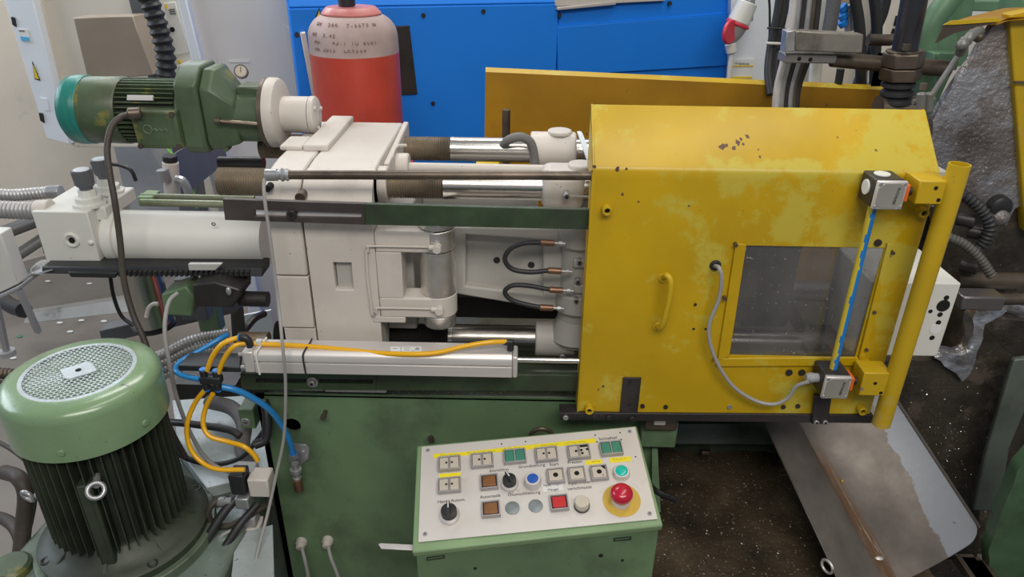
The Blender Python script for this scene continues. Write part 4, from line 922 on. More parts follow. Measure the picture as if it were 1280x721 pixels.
for txt,x,y,sz in (('Einrichten',624,588.3,.0088),('Grundstellung',664.5,583.0,.0088),('Start',692.5,581.0,.0088),('Pressen',718.5,578.2,.0088),('Schlie\u00dfteil',760,548.6,.0088),
                   ('Hand  Autom.',564.5,626.5,.0088),('Automatik',613,621,.0088),('\u00d6lumschheizung',655,617.5,.0088),('Hydr.-Filter',724.5,604.0,.0088),('verschmutzt',724.5,610.5,.0088)):
    text(txt, sz, LM(x,y,H0+.0001), INK, t)
scribble(637,619,650,612,6,1.5,44)
pl = MB(LM(691,610.3)).box((-.0190,-.0078,0),(.0190,.0078,.0012)).build('name_strip', LBL, t, bevel=.0004)
text('Hydr. - \u00d6l -', .0068, LM(690.5,607.2,H0+.0013), INK, t); text('Mangel', .0068, LM(691.5,613,H0+.0013), INK, t)
# latches and marks on the body front
fn = (low[3]-low[2]).cross(V((0,0,1))).normalized()
if fn.dot(CAM-low[3]) < 0: fn = -fn
def fp(x, y, h=0): d = ray(x,y); return CAM+d*((low[3]-CAM).dot(fn)/d.dot(fn))+fn*h
for x0,y0,x1,y1 in ((533,696,556,693),(767,672,789,670)):
    fr = MB().frame([fp(x0,y0,.0005),fp(x1,y1,.0005),fp(x1,y1+4,.0005),fp(x0,y0+4,.0005)],[fp(x0+1.5,y0+1,.0005),fp(x1-1.5,y1+1,.0005),fp(x1-1.5,y1+3,.0005),fp(x0+1.5,y0+3,.0005)], fn*.001).build('latch_slot', DMT, t)
for x,y in ((751,694),(594,710),(778,700)):
    c = fp(x,y); MB().cyl(c, c+fn*.001, .004 if x==751 else .0028, n=10).build('drilled_mark', HOLE, t)
MB().prism([pp(470,672,-.02),pp(474,671,-.02),pp(516,673,-.02),pp(516,680,-.02),pp(474,678,-.02)], nn*-.003).build('steel_tongue', ALU, label='thin steel tongue sticking out left of the control box', cat='strip', bevel=.0008)
MB().torus(at(677,540,1.17)+V((0,0,-.01)),(0,1,.2),.022,.0045,20).build('lifting_ring', BRN, label='dark ring just above the back edge of the control box', cat='ring')
MB().cyl(at(540,552,1.2), at(538,546,1.2), .006).build('bed_bolt', BRN, label='small dark bolt behind the top left corner of the control box', cat='bolt')

# ================================================================ MACHINE BED
YF = 1.22
t = thing('machine_bed', (0,1.4,0), 'long dark green painted bed of the die casting press', 'machine bed')
ztop = at(500,494,YF).z; xbl = (at(335,500,YF).x+at(344,700,YF).x)/2; xbr = at(822,560,YF).x
hc = at(365,532,YF); r_ = at(376,532,YF).x-hc.x
mb = MB(); n = 32
# front plate with a round hole: square collar piece plus three boxes around it
q = .05; sq = []
for k in range(n):
    a = 2*math.pi*k/n; c_, s_ = math.cos(a), math.sin(a); f_ = q/max(abs(c_),abs(s_)); sq.append(V((hc.x+c_*f_*.6, YF, hc.z+s_*f_*.6)))
mb.frame(sq, circ(hc.x, hc.z, r_, YF, n), (0,.01,0))
qx0,qx1,qz0,qz1 = hc.x-.03,hc.x+.03,hc.z-.03,hc.z+.03
mb.box((xbl,YF,0),(qx0,YF+.01,ztop)); mb.box((qx1,YF,0),(xbr,YF+.01,ztop)); mb.box((qx0,YF,0),(qx1,YF+.01,qz0)); mb.box((qx0,YF,qz1),(qx1,YF+.01,ztop))
mb.build('front_plate', GRN, t)
MB().box((xbl+.02,YF+.22,0),(xbr,1.72,ztop-.012)).build('bed_core', GRN, t); MB().box((xbr-.02,YF+.01,0),(xbr,YF+.22,ztop-.012)).build('rib', GRN, t)
MB().prism([(xbl,YF,ztop),(xbl,YF+.012,ztop+.006),(xbl,1.72,ztop+.006),(xbl,1.72,ztop-.012),(xbl,YF,ztop-.012)],(.05+1.2,0,0)).build('top_plate', DRK, t, bevel=.004)
MB().box((xbl-.0,YF,0),(xbl+.012,1.72,ztop-.012)).build('left_plate', GRN, t)
mb = MB(); mb.box((xbr,1.55,0),(.95,1.72,ztop)); mb.build('recessed_wall', DRK, t)
c = at(407,514,YF); MB().cyl(c-V((0,.02,0)), c, .0045, n=10).build('bolt', BRN, t); MB().cyl(c-V((0,.024,0)), c-V((0,.018,0)), .0065, n=8).build('bolt', BRN, t)
for x0,x1,y0,y1,sh_ in ((803,844,527,560,0),):
    MB().box(at(x0,y0,1.19), at(x1,y1,1.19)+V((0,.04,0))).build('clamp_block', GRN, t, bevel=.003)
    MB().box(at(806,524,1.175), at(846,539,1.175)+V((0,.04,0))).build('clamp_jaw', BRN, t, bevel=.004)
    MB().box(at(818,523,1.165), at(832,532,1.165)+V((0,.02,0))).build('clamp_nut', ALU, t, bevel=.002)
# oily sloping deck right of the bed front
MB().prism([at(836,528,1.50),at(985,528,1.50),at(990,556,1.47),at(838,556,1.47)], (0,.06,-.02)).build('oily_deck', DRK, label='oily dark green sloping deck under the guard rail', cat='deck', bevel=.004)
for x,y in ((882,566),(962,552)): 
    c = atz(x,y,.65); MB().box(c-V((.012,.006,.004)), c+V((.012,.01,.008))).build('scrap_piece', BRN, label='small bit of scrap in the oily pan, %s one'%('left' if x<900 else 'right'), cat='scrap', bevel=.002)
# gritty pan under the guard
def zpan(x, y): return .52
pan = MB(); G = 40
gx = [xbr+.002+ (.93-xbr)*i/G for i in range(G+1)]; gy = [.62+ .925*j/G for j in range(G+1)]
vs = []; fs = []
for y in gy:
    for x in gx: vs.append((x, y, .63+.02*noise.noise(V((x*9,y*9,0)))+.008*noise.noise(V((x*40,y*40,1)))+.004*noise.noise(V((x*110,y*110,1)))))
nv = len(vs)
for x,y in ((gx[0],gy[0]),(gx[-1],gy[0]),(gx[-1],gy[-1]),(gx[0],gy[-1])): vs.append((x,y,.57))
for j in range(G):
    for i in range(G): a = j*(G+1)+i; fs.append((a,a+1,a+G+2,a+G+1))
pan.add(vs, fs); pan.build('drip_pan_sludge', DIRT, label='brown gritty oil and chips in the pan right of the control box', cat='dirt', kind='stuff')
MB().prism(pxd([(806,512,1.4)]) if 0 else [at(815,560,1.21),at(822,560,1.21),at(826,640,1.17),at(815,640,1.17)],(0,.03,0)).build('green_bracket', GRN, label='green upright bracket right behind the control box', cat='bracket')
MB().tube(pxd([(812,604,1.19),(818,612,1.12),(830,619,1.10),(846,625,1.08)]), .006).build('hose_stub', BPL, label='black hose stub right of the red emergency stop', cat='hose')

# quick coupling with blue hose, cable glands
t = thing('quick_coupling', at(371,600,1.2), 'nickel and copper quick coupling on a bracket on the green bed', 'coupling')
MB().prism(px([(362,556),(382,556),(387,561),(386,573),(376,582),(360,578)],1.214),(0,.006,0)).build('bracket_plate', ZNC, t, bevel=.001)
MB().cyl(at(379,565,1.214)-V((0,.004,0)), at(379,565,1.214), .006, n=14).build('bolt', ZNC, t, bevel=.001)
a = at(366,563,1.19); zz = lambda y: at(367,y,1.19).z
MB().lathe((a.x,1.19,zz(612)),(0,0,1),[(0,.0095),(.004,.0105),(zz(599)-zz(612),.0105)],24).build('copper_sleeve', BRASS, t)
MB().lathe((a.x,1.19,zz(599)),(0,0,1),[(0,.0075),(.006,.0095),(.010,.0075),(.018,.0085),(.022,.0125),(.03,.0125),(.031,.008),(.045,.008)],20).build('coupling_body', ZNC, t, sharp=25)
MB().cyl((a.x,1.19,zz(572)),(a.x,1.19,zz(567)),.0095,n=6).build('hex_nut', ZNC, t)
MB().cyl((a.x,1.19,zz(569)),(a.x-.001,1.19,zz(564)),.0075,n=16).build('release_ring', CLB, t)
MB().tube(pxd([(366,568,1.19),(361,548,1.18),(350,528,1.17),(335,510,1.155),(312,495,1.14),(294,487,1.13),(276,483,1.125)]), .0062, n=12).build('blue_hose', BHOSE, label='blue pneumatic hose from black splitter down to the quick coupling', cat='hose')
for k,(x,y) in enumerate(((377,682),(410,680))):
    c = at(x,y-6,YF); t = thing('cable_gland', c-V((0,.02,.01)), 'grey gland with a cable low on the green bed, %s of the two'%('left' if k==0 else 'right'), 'cable gland', 'cable glands on the bed')
    MB().lathe(c+V((0,.004,0)),(0,-1,-.25),[(0,.013),(.012,.013),(.013,.0105),(.022,.0105),(.024,.0065)],16).build('gland', CRM, t, sharp=25)
    MB().tube(pxd([(x,y+2,1.19),(x+4,y+18,1.17),(x+9 if k==0 else x+14,y+45,1.16),(x+12 if k==0 else x+24,y+90,1.14)]), .004, n=8).build('cable', GRYC, t)

# ================================================================ BIG PUMP MOTOR
YM = 1.04
mx = (at(97,467,YM).x+at(160,655,YM).x)/2
zT = at(95,463,YM).z; zB = at(160,662,YM).z
Rm = .128
t = thing('pump_motor', (mx,YM,zB), 'large upright green electric motor with finned body and perforated fan cover', 'motor')
hcv = .098
MB().lathe((mx,YM,zT-hcv),(0,0,1),[(0,Rm-.003),(.001,Rm),(hcv-.024,Rm),(hcv-.014,Rm-.002),(hcv-.006,Rm-.008),(hcv-.001,Rm-.019),(hcv,Rm-.036),(hcv-.002,Rm-.038),(hcv-.01,Rm-.05)],72).build('fan_cover', COVER, t)
# perforated grille: hexagonal mesh, one ring of metal per hole
gr = MB(); s_ = .0056; Rg = Rm-.037
ZG = mat('worn_grille', (.42,.46,.48), .38, .3, var=.2, vs=15, dirt=.2, dcol=(.15,.2,.14))
for j in range(-24,25):
    for i in range(-8,9):
        x = (i+(.5 if j%2 else 0))*s_*3; y = j*s_*.72
        if math.hypot(x,y) > Rg-.004 or (abs(x)+abs(y)*1.2 < .034): continue
        hx_ = [V((mx+x+s_*1.0*c_, YM+y+s_*d_, zT-.0016)) for c_,d_ in ((-1,0),(-.5,-.72),(.5,-.72),(1,0),(.5,.72),(-.5,.72))]
        ce_ = sum(hx_,V((0,0,0)))/6; gr.frame(hx_, [ce_+(p-ce_)*.80 for p in hx_], (0,0,.0016))
gr.pipe((mx,YM,zT-.002),(mx,YM,zT-.0002),Rg+.001,Rg-.006,48)
gr.build('grille_mesh', ZG, t, kind='stuff', sharp=60)
MB().prism([(mx+.033*c_,YM+.027*d_,zT-.002) for c_,d_ in ((-1,0),(-.3,-.9),(0,-1),(1,0),(.3,.9),(0,1))],(0,0,.003)).build('grille_centre', ZG, t)
MB().cyl((mx,YM,zT+.0008),(mx,YM,zT+.0016),.005,n=12).build('centre_hole', HOLE, t)
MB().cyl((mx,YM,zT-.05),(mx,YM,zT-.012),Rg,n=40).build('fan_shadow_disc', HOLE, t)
for an in (-1.55+.15, -2.75, -.35): 
    u = V((math.cos(an),math.sin(an),0)); c = V((mx,YM,zT-hcv+.022))+u*Rm; MB().cyl(c-u*.002, c+u*.003, .006, n=12).build('cover_screw', COVER, t, bevel=.001)
zc0 = zB+.045
Rc = .092
MB().cyl((mx,YM,zB+.02),(mx,YM,zT-hcv+.004),Rc,n=48).build('core', GRND, t)
nf = 44
for k in range(nf):
    an = 2*math.pi*k/nf
    u = V((math.cos(an),math.sin(an),0)); v_ = V((-u.y,u.x,0)); ro = .119 if k%11 else .119
    if u.y > .55: continue
    p = V((mx,YM,0)); a = p+u*(Rc-.002); b = p+u*ro
    mb = MB(); mb.hexa([a-v_*.0018+V((0,0,zc0)), b-v_*.0009+V((0,0,zc0+.008)), b-v_*.0009+V((0,0,zT-hcv+.003)), a-v_*.0018+V((0,0,zT-hcv+.003))],
                       [a+v_*.0018+V((0,0,zc0)), b+v_*.0009+V((0,0,zc0+.008)), b+v_*.0009+V((0,0,zT-hcv+.003)), a+v_*.0018+V((0,0,zT-hcv+.003))])
    mb.build('fin', GRND, t)
an = -1.32; u = V((math.cos(an),math.sin(an),0)); v_ = V((-u.y,u.x,0)); p = V((mx,YM,0))
zp0, zp1 = zB+.03, zT-hcv-.06
MB().hexa([p+u*.118-v_*.012+V((0,0,zp0)),p+u*.118+v_*.012+V((0,0,zp0)),p+u*.118+v_*.012+V((0,0,zp1)),p+u*.118-v_*.012+V((0,0,zp1))],
          [p+u*.085-v_*.018+V((0,0,zp0)),p+u*.085+v_*.018+V((0,0,zp0)),p+u*.085+v_*.018+V((0,0,zp1)),p+u*.085-v_*.018+V((0,0,zp1))]).build('mounting_rib', GRND, t, bevel=.003)
MB().lathe((mx,YM,zB),(0,0,1),[(0,.150),(.016,.152),(.018,.150),(.022,.135),(.030,.118),(.05,.104),(.055,.095)],64).build('end_bell', GRND, t)
for k in range(8):
    a_ = k*math.pi/4+.2; u2 = V((math.cos(a_),math.sin(a_),0)); w2 = V((-u2.y,u2.x,0)); 
    MB().prism([p+u2*.10+w2*.003+V((0,0,zB+.05)),p+u2*.138+w2*.003+V((0,0,zB+.018)),p+u2*.10+w2*.003+V((0,0,zB+.018))], -w2*.006).build('gusset', GRND, t)
MB().cyl((mx,YM,zB-.022),(mx,YM,zB-.0005),.162,n=64).build('base_flange', mat('flange_green',(.13,.17,.12),.35,.2,var=.3,dirt=.45,dcol=(.04,.045,.03),spots=.5), t, bevel=.002)
for k in range(4):
    a_ = -math.pi*.75+k*math.pi/2; c = V((mx+.14*math.cos(a_),YM+.14*math.sin(a_),zB)); MB().pipe(c, c+V((0,0,.022)), .0095, .006, 20).build('flange_bolt', DMT, t, bevel=.0008)
    MB().cyl(c, c+V((0,0,.014)), .0065, n=6).build('bolt_socket', HOLE, t)
for x,y,tx in ((120,613,V((.5,-.6,.6))),(35,620,V((.3,.9,.2)))):
    c = at(x,y,YM-.135 if x>100 else YM-.02); ey_ = MB().torus(c, tx, .0125, .004, 24, 10); 
    d_ = (V((mx,YM,c.z))-c).normalized(); ey_.cyl(c+d_*.013, c+d_*.04, .006, n=10); ey_.build('eye_bolt', ZNC, t)
c = at(166,695,.92); MB().cyl((mx+.045,YM-.125,zB), (mx+.045,YM-.125,zB+.02), .009, n=16).build('oil_plug', BRN, t, bevel=.001)
# oil tank
zt_ = zB-.022
t = thing('oil_tank', (-.75,1.1,zt_-.5), 'grey green oil tank top carrying the big pump motor', 'tank')
poly = [atz(x,y,zt_) for x,y in ((-40,760),(20,690),(62,642),(108,592),(240,560),(300,540),(342,540))]
poly = [V((-1.02,.55,zt_)),]+[V((min(p.x,xbl-.006),min(p.y,1.6),zt_)) for p in poly[1:]]+[V((xbl-.006,1.22,zt_)),V((xbl-.006,.55,zt_))]
MB().prism(poly,(0,0,-.5)).build('tank_body', TNK, t, bevel=.01)
c = atz(15,713,zt_); MB().lathe(c,(0,0,1),[(0,.036),(.012,.036),(.018,.03),(.0181,.026)],28).build('filler_cap', GRNM, t)
MB().prism([atz(x,y,zt_+.03) for x,y in ((215,500),(335,492),(340,590),(258,610),(222,560))],(0,0,-.028)).build('pale_cover_plate', TNKL, t, bevel=.002)
MB().prism([atz(x,y,zt_+.004) for x,y in ((292,690),(308,664),(341,655),(344,770),(284,770))],(0,0,-.003)).build('pale_lid', TNKL, t, bevel=.002)
MB().box(at(215,480,1.5),at(300,512,1.5)+V((0,.1,0))).build('side_pipe_box', DMT, label='dark box edge behind the yellow tubes left of the bed', cat='box')

# ================================================================ GEAR MOTOR ON TOP
YG = 1.5; zg = at(230,139,YG).z
def gxx(x): return at(x,139,YG).x
t = thing('gear_motor', (gxx(215),YG,zg-.075), 'green gear motor with teal tape wrapped round its fan end', 'motor')
x0,x1,x2,x3 = gxx(92),gxx(116),gxx(163),gxx(234)
MB().lathe((x0-.002,YG,zg),(1,0,0),[(0,.035),(.001,.060),(.008,.068),(.02,.0705),(x1-x0+.002,.0700),(x1-x0+.004,.0685)],48).build('teal_tape_wrap', TTAPE, t)
MB().lathe((x1-.004,YG,zg),(1,0,0),[(0,.0675),(x2-x1,.0685),(x2-x1+.004,.066)],56).build('fan_cowl', GRNM, t)
MB().cyl((x2-.005,YG,zg),(x3+.006,YG,zg),.054,n=40).build('stator', GRND, t)
for k in range(40):
    an = 2*math.pi*k/40; u = V((0,math.cos(an),math.sin(an))); v_ = V((0,-u.z,u.y))
    if u.y > .75: continue
    p = V((0,YG,zg)); mb = MB(); a=p+u*.05; b=p+u*.0665
    mb.hexa([a-v_*.0018+V((x2+.002,0,0)),b-v_*.001+V((x2+.002,0,0)),b-v_*.001+V((x3,0,0)),a-v_*.0018+V((x3,0,0))],[a+v_*.0018+V((x2+.002,0,0)),b+v_*.001+V((x2+.002,0,0)),b+v_*.001+V((x3,0,0)),a+v_*.0018+V((x3,0,0))]).build('fin', GRNM, t)
u = V((0,-.82,.57)).normalized(); 
pl_ = V((gxx(196),YG,zg))+u*.067; MB(frameM(pl_,(1,0,0),u)).box((-.026,-.005,-.004),(.026,.006,.001)).build('rating_plate', ALU, t)
c4 = [at(x,y,1.40) for x,y in ((161,137),(217,137),(230,186),(173,186))]
c4 = [V((at(161,140,1.415).x,1.415,at(190,139,1.415).z)),V((at(218,140,1.415).x,1.415,at(190,139,1.415).z)),V((at(221,150,1.415).x,1.415,at(190,186,1.415).z)),V((at(165,150,1.415).x,1.415,at(190,186,1.415).z))]
tb = MB().prism(c4,(0,.055,0)).build('terminal_box', GRNM, t, bevel=.004)
EMB = mat('embossed_green', (.13,.17,.10), .4)
inn = [sum(c4,V((0,0,0)))/4]; mid = inn[0]
MB().frame([mid+(p-mid)*.80+V((0,-.0006,0)) for p in c4],[mid+(p-mid)*.77+V((0,-.0006,0)) for p in c4],(0,.001,0)).build('raised_border', GRNM, tb)
for p in c4:
    q = mid+(p-mid)*.86; MB().cyl(q-V((0,.003,0)), q+V((0,.002,0)), .0055, n=12).build('cover_screw', BRN, tb)
MB().torus(mid+V((-.016,-.0005,.002)),(0,1,0),.0085,.0012,20,6).build('embossed_ring', EMB, tb)
MB().tube([mid+V((-.008+.0035*k,-.001,.001+.0022*((k*7)%3-1))) for k in range(10)], .0011, n=5, sub=3).build('embossed_script', EMB, tb)
MB().lathe((x3,YG,zg),(1,0,0),[(0,.056),(.005,.068),(.028,.0705),(.03,.066)],48).build('end_shield', GRNM, t)
x4,x5,x6 = gxx(241),gxx(268),gxx(331)
# gearbox: a rounded plate, a tapering body with a sloped roof, round neck
GC = V((0,YG,zg))
def gp(y, z): return V((0,YG+y,zg+z))
P1 = [(-.070,-.055),(-.055,-.073),(.055,-.073),(.075,-.05),(.075,.062),(.045,.098),(-.03,.098),(-.070,.068)]
mb = MB(); mb.prism([gp(y,z)+V((x4,0,0)) for y,z in P1],(x5-x4,0,0)); mb.build('gearbox_flange', GRNM, t, bevel=.006, seg=3)
P2 = [(-.062,-.05),(-.05,-.066),(.05,-.066),(.066,-.045),(.066,.06),(.04,.092),(-.025,.092),(-.062,.058)]
P3 = [(-.050,-.045),(-.04,-.056),(.04,-.056),(.05,-.04),(.05,.03),(.03,.04),(-.03,.04),(-.050,.025)]
xa_, xb_, xc_ = x5+.001, x5+.022, x5+.062
A = [gp(y,z)+V((xa_,0,0)) for y,z in P2]; B = [gp(y,z)+V((xb_,0,0)) for y,z in P2]; C_ = [gp(y,z)+V((xc_,0,0)) for y,z in P3]
mb = MB(); n = 8; mb.add(A+B+C_, [tuple(range(7,-1,-1)), tuple(range(16,24))]+[(i+s,(i+1)%n+s,(i+1)%n+s+n,i+s+n) for s in (0,8) for i in range(n)]); mb.build('gearbox_body', GRNM, t, bevel=.004)
MB().cyl((x5+.02,YG,zg-.008),(x6+.006,YG,zg-.008),.052,n=40).build('output_neck', GRNM, t)
MB().box((x5+.06,YG-.02,zg+.03),(x6+.002,YG+.04,zg+.056)).build('neck_web', GRNM, t, bevel=.004)
a = at(272,151,1.43); b = at(330,156,1.44); MB().cyl(a,b,.0045,n=8).build('oil_pipe', BRN, t); MB().cyl(a-V((.004,0,0)),a+V((.006,0,0)),.0075,n=8).build('pipe_nut', BRN, t)
for x,y in ((284,185),(272,183)): c = at(x,y,1.46); MB().cyl(c-V((0,.01,0)),c+V((0,.012,0)),.0055,n=8).build('bolt', GRNM, t)
c = at(301,89,1.58); g = thing('gauge', c, None, None); g.parent = t; g.location = c-WL[t.name]; WL[g.name] = V(c)
gn = V((.25,-1,.35)).normalized(); MB().cyl(c-gn*.012, c, .0145, n=28).build('housing', DMT, g); MB().cyl(c, c+gn*.0008, .0115, n=28).build('dial', mat('dial',(.45,.38,.3),.4), g)
MB(frameM(c+gn*.001,(1,0,0),gn)).box((-.0007,-.002,0),(.0007,.009,.0004)).build('needle', INK, g)
MB().cyl((x6+.006,YG,zg),(x6+.015,YG,zg),.0715,n=56).build('dark_disc', BRN, t, bevel=.001)
t = thing('motor_adaptor', (gxx(368),YG,zg-.07), 'cream round flange and short tube joining gear motor to the press', 'flange')
MB().lathe((x6+.0155,YG,zg),(1,0,0),[(0,.0712),(.014,.0708),(.020,.068),(.024,.060),(.026,.038)],56).build('flange_disc', CRM, t)
x7 = gxx(388); MB().lathe((x6+.03,YG,zg-.003),(1,0,0),[(0,.037),(x7-x6-.03,.037)],44).build('stub_tube', CRM, t)
MB().lathe((x7+.001,YG,zg-.003),(1,0,0),[(0,.038),(.010,.038),(.013,.034)],44).build('cover_cap', CRM, t, bevel=.001)
for a_ in (.3,2.4,4.5): c = V((x7+.014,YG+.027*math.cos(a_),zg-.003+.027*math.sin(a_))); MB().cyl(c-V((.002,0,0)),c+V((.004,0,0)),.004,n=8).build('bolt', CRM, t)
c = V((x6+.028,YG-.052,zg+.014)); MB().cyl(c,c+V((.002,-.001,0)),.005,n=12).build('bolt_hole', HOLE, t)
MB().tube(pxd([(162,143,1.40),(150,147,1.38),(139,160,1.36),(134,185,1.34),(137,215,1.32),(144,255,1.30),(150,300,1.29),(155,350,1.27),(166,392,1.25),(182,430,1.22),(194,480,1.20),(210,530,1.19),(232,572,1.18)]), .0062, n=10).build('motor_cable', BROWNC, label='thick oily brown cable hanging from the gear motor terminal box', cat='cable')
c = at(160,142,1.40); MB().cyl(c, c+V((.022,.008,0)), .011, n=10).build('cable_gland', BRN, label='brown cable gland on the gear motor terminal box', cat='cable gland', bevel=.002)

# ================================================================ LEFT MIDDLE: pipes, valves, hoses, floor items
t = thing('steel_column', at(180,400,1.9), 'stainless steel round column under the white cylinder', 'column')
MB().cyl(at(192,402,1.9), at(172,330,1.9), .058, n=36).build('column', STL, t); MB().cyl(at(192,403,1.9)-V((0,0,.012)), at(192,403,1.9), .062, n=36).build('foot_ring', BPL, t)
mb = MB(); a, b = at(128,430,2.0), at(300,390,2.35)
mb.prism([a,b,b+V((0,0,.05)),a+V((0,0,.05))],(0,.06,0)); mb.build('floor_frame', DGR, label='dark grey diagonal floor frame left of the bed', cat='frame', bevel=.003)
MB().box(at(228,400,2.0),at(250,350,2.0)+V((0,.05,0))).build('frame_leg', DGR, label='dark post rising from the floor frame', cat='post', bevel=.003)
MB().box(at(250,415,2.1),at(267,372,2.1)+V((0,.05,0))).build('green_post', GRN, label='green post standing behind the black valve block', cat='post', bevel=.003)
MB().prism([at(240,372,1.28),at(292,372,1.28),at(300,356,1.32),at(290,346,1.35),at(245,350,1.35),at(236,358,1.30)] if 0 else px([(240,356),(268,352),(300,362),(300,372),(290,385),(242,384)],1.29),(0,.07,0)).build('valve_block', DMT, label='black angular valve block left of the cream platen', cat='valve', bevel=.004)
c = at(286,364,1.285); MB().ball(c,.008,sc=(.7,.6,1.2)).build('valve_screw', ZNC, label='round silver screw on the black valve block', cat='screw')
MB().prism(px([(201,368),(232,358),(243,372),(240,396),(205,394)],1.32),(0,.06,0)).build('green_valve', GRN, label='small dark green valve body left of the black block', cat='valve', bevel=.004)
MB().cyl(at(300,373,1.33),at(335,374,1.33),.0165).build('dark_shaft', DMT, label='dark shaft between valve block and cream platen', cat='shaft')
MB().cyl(at(299,424,1.25),at(336,424,1.25),.0155,n=24).build('threaded_rod', THR, label='short dark threaded rod end above the aluminium air cylinder', cat='rod')
MB().prism([at(288,392,1.25),at(301,384,1.30),at(304,416,1.30),at(290,424,1.25)],(.006,.0,-.0)).build('black_bracket', DMT, label='black upright bracket plate beside the threaded rod', cat='bracket', bevel=.001)
MB().prism([atz(x,y,at(260,452,1.15).z) for x,y in ((222,457),(238,440),(302,441),(300,459))],(0,0,-.012)).build('black_plate', BPL, label='flat black grooved plate under the yellow tubes', cat='plate', bevel=.002)
for k,(y0,y1) in enumerate(((446,421),(456,431),(465,438),(474,452))):
    MB().ribbed(pxd([(176,y0+5,1.38),(205,y0-5,1.40),(240,(y0+y1)/2-9,1.44),(285,y1-5,1.5)]), .0115, .0075, .0028, 12).build('flexible_conduit', CDT, label='flexible steel conduit left of the bed, %s of four'%(('topmost','second','third','lowest')[k]), cat='conduit', group='four flexible conduits left of the bed')
for k,y in enumerate((466,481)):
    MB().ribbed(pxd([(-20,y,1.3),(8,y+1,1.3),(32,y+4,1.3)]), .013, .0085, .003, 12).build('flexible_conduit', BRN, label='short brown corrugated conduit at left edge, %s one'%('upper' if k==0 else 'lower'), cat='conduit')
MB().tube(pxd([(330,392,1.7),(318,398,1.65),(306,412,1.6),(296,425,1.5)]), .010).build('black_hose', BPL, label='short black hose behind the black bracket plate', cat='hose')
a, b = at(300,395,1.9), at(338,388,1.9)
MB().prism([a,b,V((b.x,1.9,0)),V((a.x,1.9,0))],(0,.01,0)).build('pale_blue_sheet', CABW, label='pale blue sheet with round mark behind the bracket plate', cat='sheet')
# splitter and pneumatic tubes
t = thing('tube_splitter', at(264,492,1.12), 'black pneumatic splitter joining blue and yellow tubes', 'fitting')
c = at(264,474,1.12)
mb = MB(); mb.box(c+V((-.020,-.008,-.008)), c+V((.020,.010,.008))); mb.build('body', BPL, t, bevel=.003)
for dx,dz,ax in ((-.012,.012,(0,0,1)),(.012,.008,(0,0,1)),(-.012,-.014,(0,0,-1)),(.010,-.016,(0,0,-1))):
    p = c+V((dx,0,dz*.5)); MB().cyl(p, p+V(ax)*.015, .0068, n=14).build('port', BPL, t, bevel=.001); MB().cyl(p+V(ax)*.015, p+V(ax)*.0175, .0062, n=14).build('release_ring', CLB, t)
MB().tube(pxd([(259,463,1.12),(266,445,1.12),(278,430,1.12),(294,423,1.13),(302,423,1.13)]), .0048, n=10).build('yellow_tube', YHOSE, label='upper yellow tube arching from splitter to the black elbow', cat='tube')
MB().tube(pxd([(273,466,1.12),(280,449,1.12),(291,434,1.12),(305,429,1.13),(330,430,1.14),(380,432.5,1.14),(430,437,1.135),(470,441,1.13),(510,442.5,1.12),(545,441,1.12),(580,433,1.125),(610,428,1.13),(634,427,1.14)]), .0048, n=10).build('yellow_tube', YHOSE, label='long yellow tube lying along the aluminium air cylinder', cat='tube')
MB().tube(pxd([(257,486,1.12),(243,505,1.12),(234,530,1.11),(236,555,1.10),(248,574,1.09),(270,586,1.08),(306,587,1.08)]), .0048, n=10).build('yellow_tube', YHOSE, label='outer yellow tube curving down from the splitter', cat='tube')
MB().tube(pxd([(266,492,1.12),(257,510,1.12),(254,530,1.11),(262,545,1.10),(285,552,1.10),(305,558,1.09),(317,568,1.09),(322,576,1.09)]), .0048, n=10).build('yellow_tube', YHOSE, label='inner yellow tube curving down from the splitter', cat='tube')
MB().tube(pxd([(250,474,1.12),(235,471,1.13),(222,466,1.14),(220,459,1.16),(228,450,1.18),(250,438,1.2),(272,425,1.22),(284,418,1.24)]), .0052, n=10).build('blue_tube', BHOSE, label='short blue tube looping left of the black splitter', cat='tube')
t = thing('push_in_elbow', at(307,430,1.13), 'black push-in elbow at left end of the air cylinder', 'fitting')
MB().tube(pxd([(300,422,1.13),(306,422,1.13),(311,426,1.13),(313,433,1.13)]), .0068, n=12).build('body', BPL, t)
MB().cyl(at(298,422,1.13),at(301,422,1.13),.0064,n=12).build('release_ring', CLB, t)
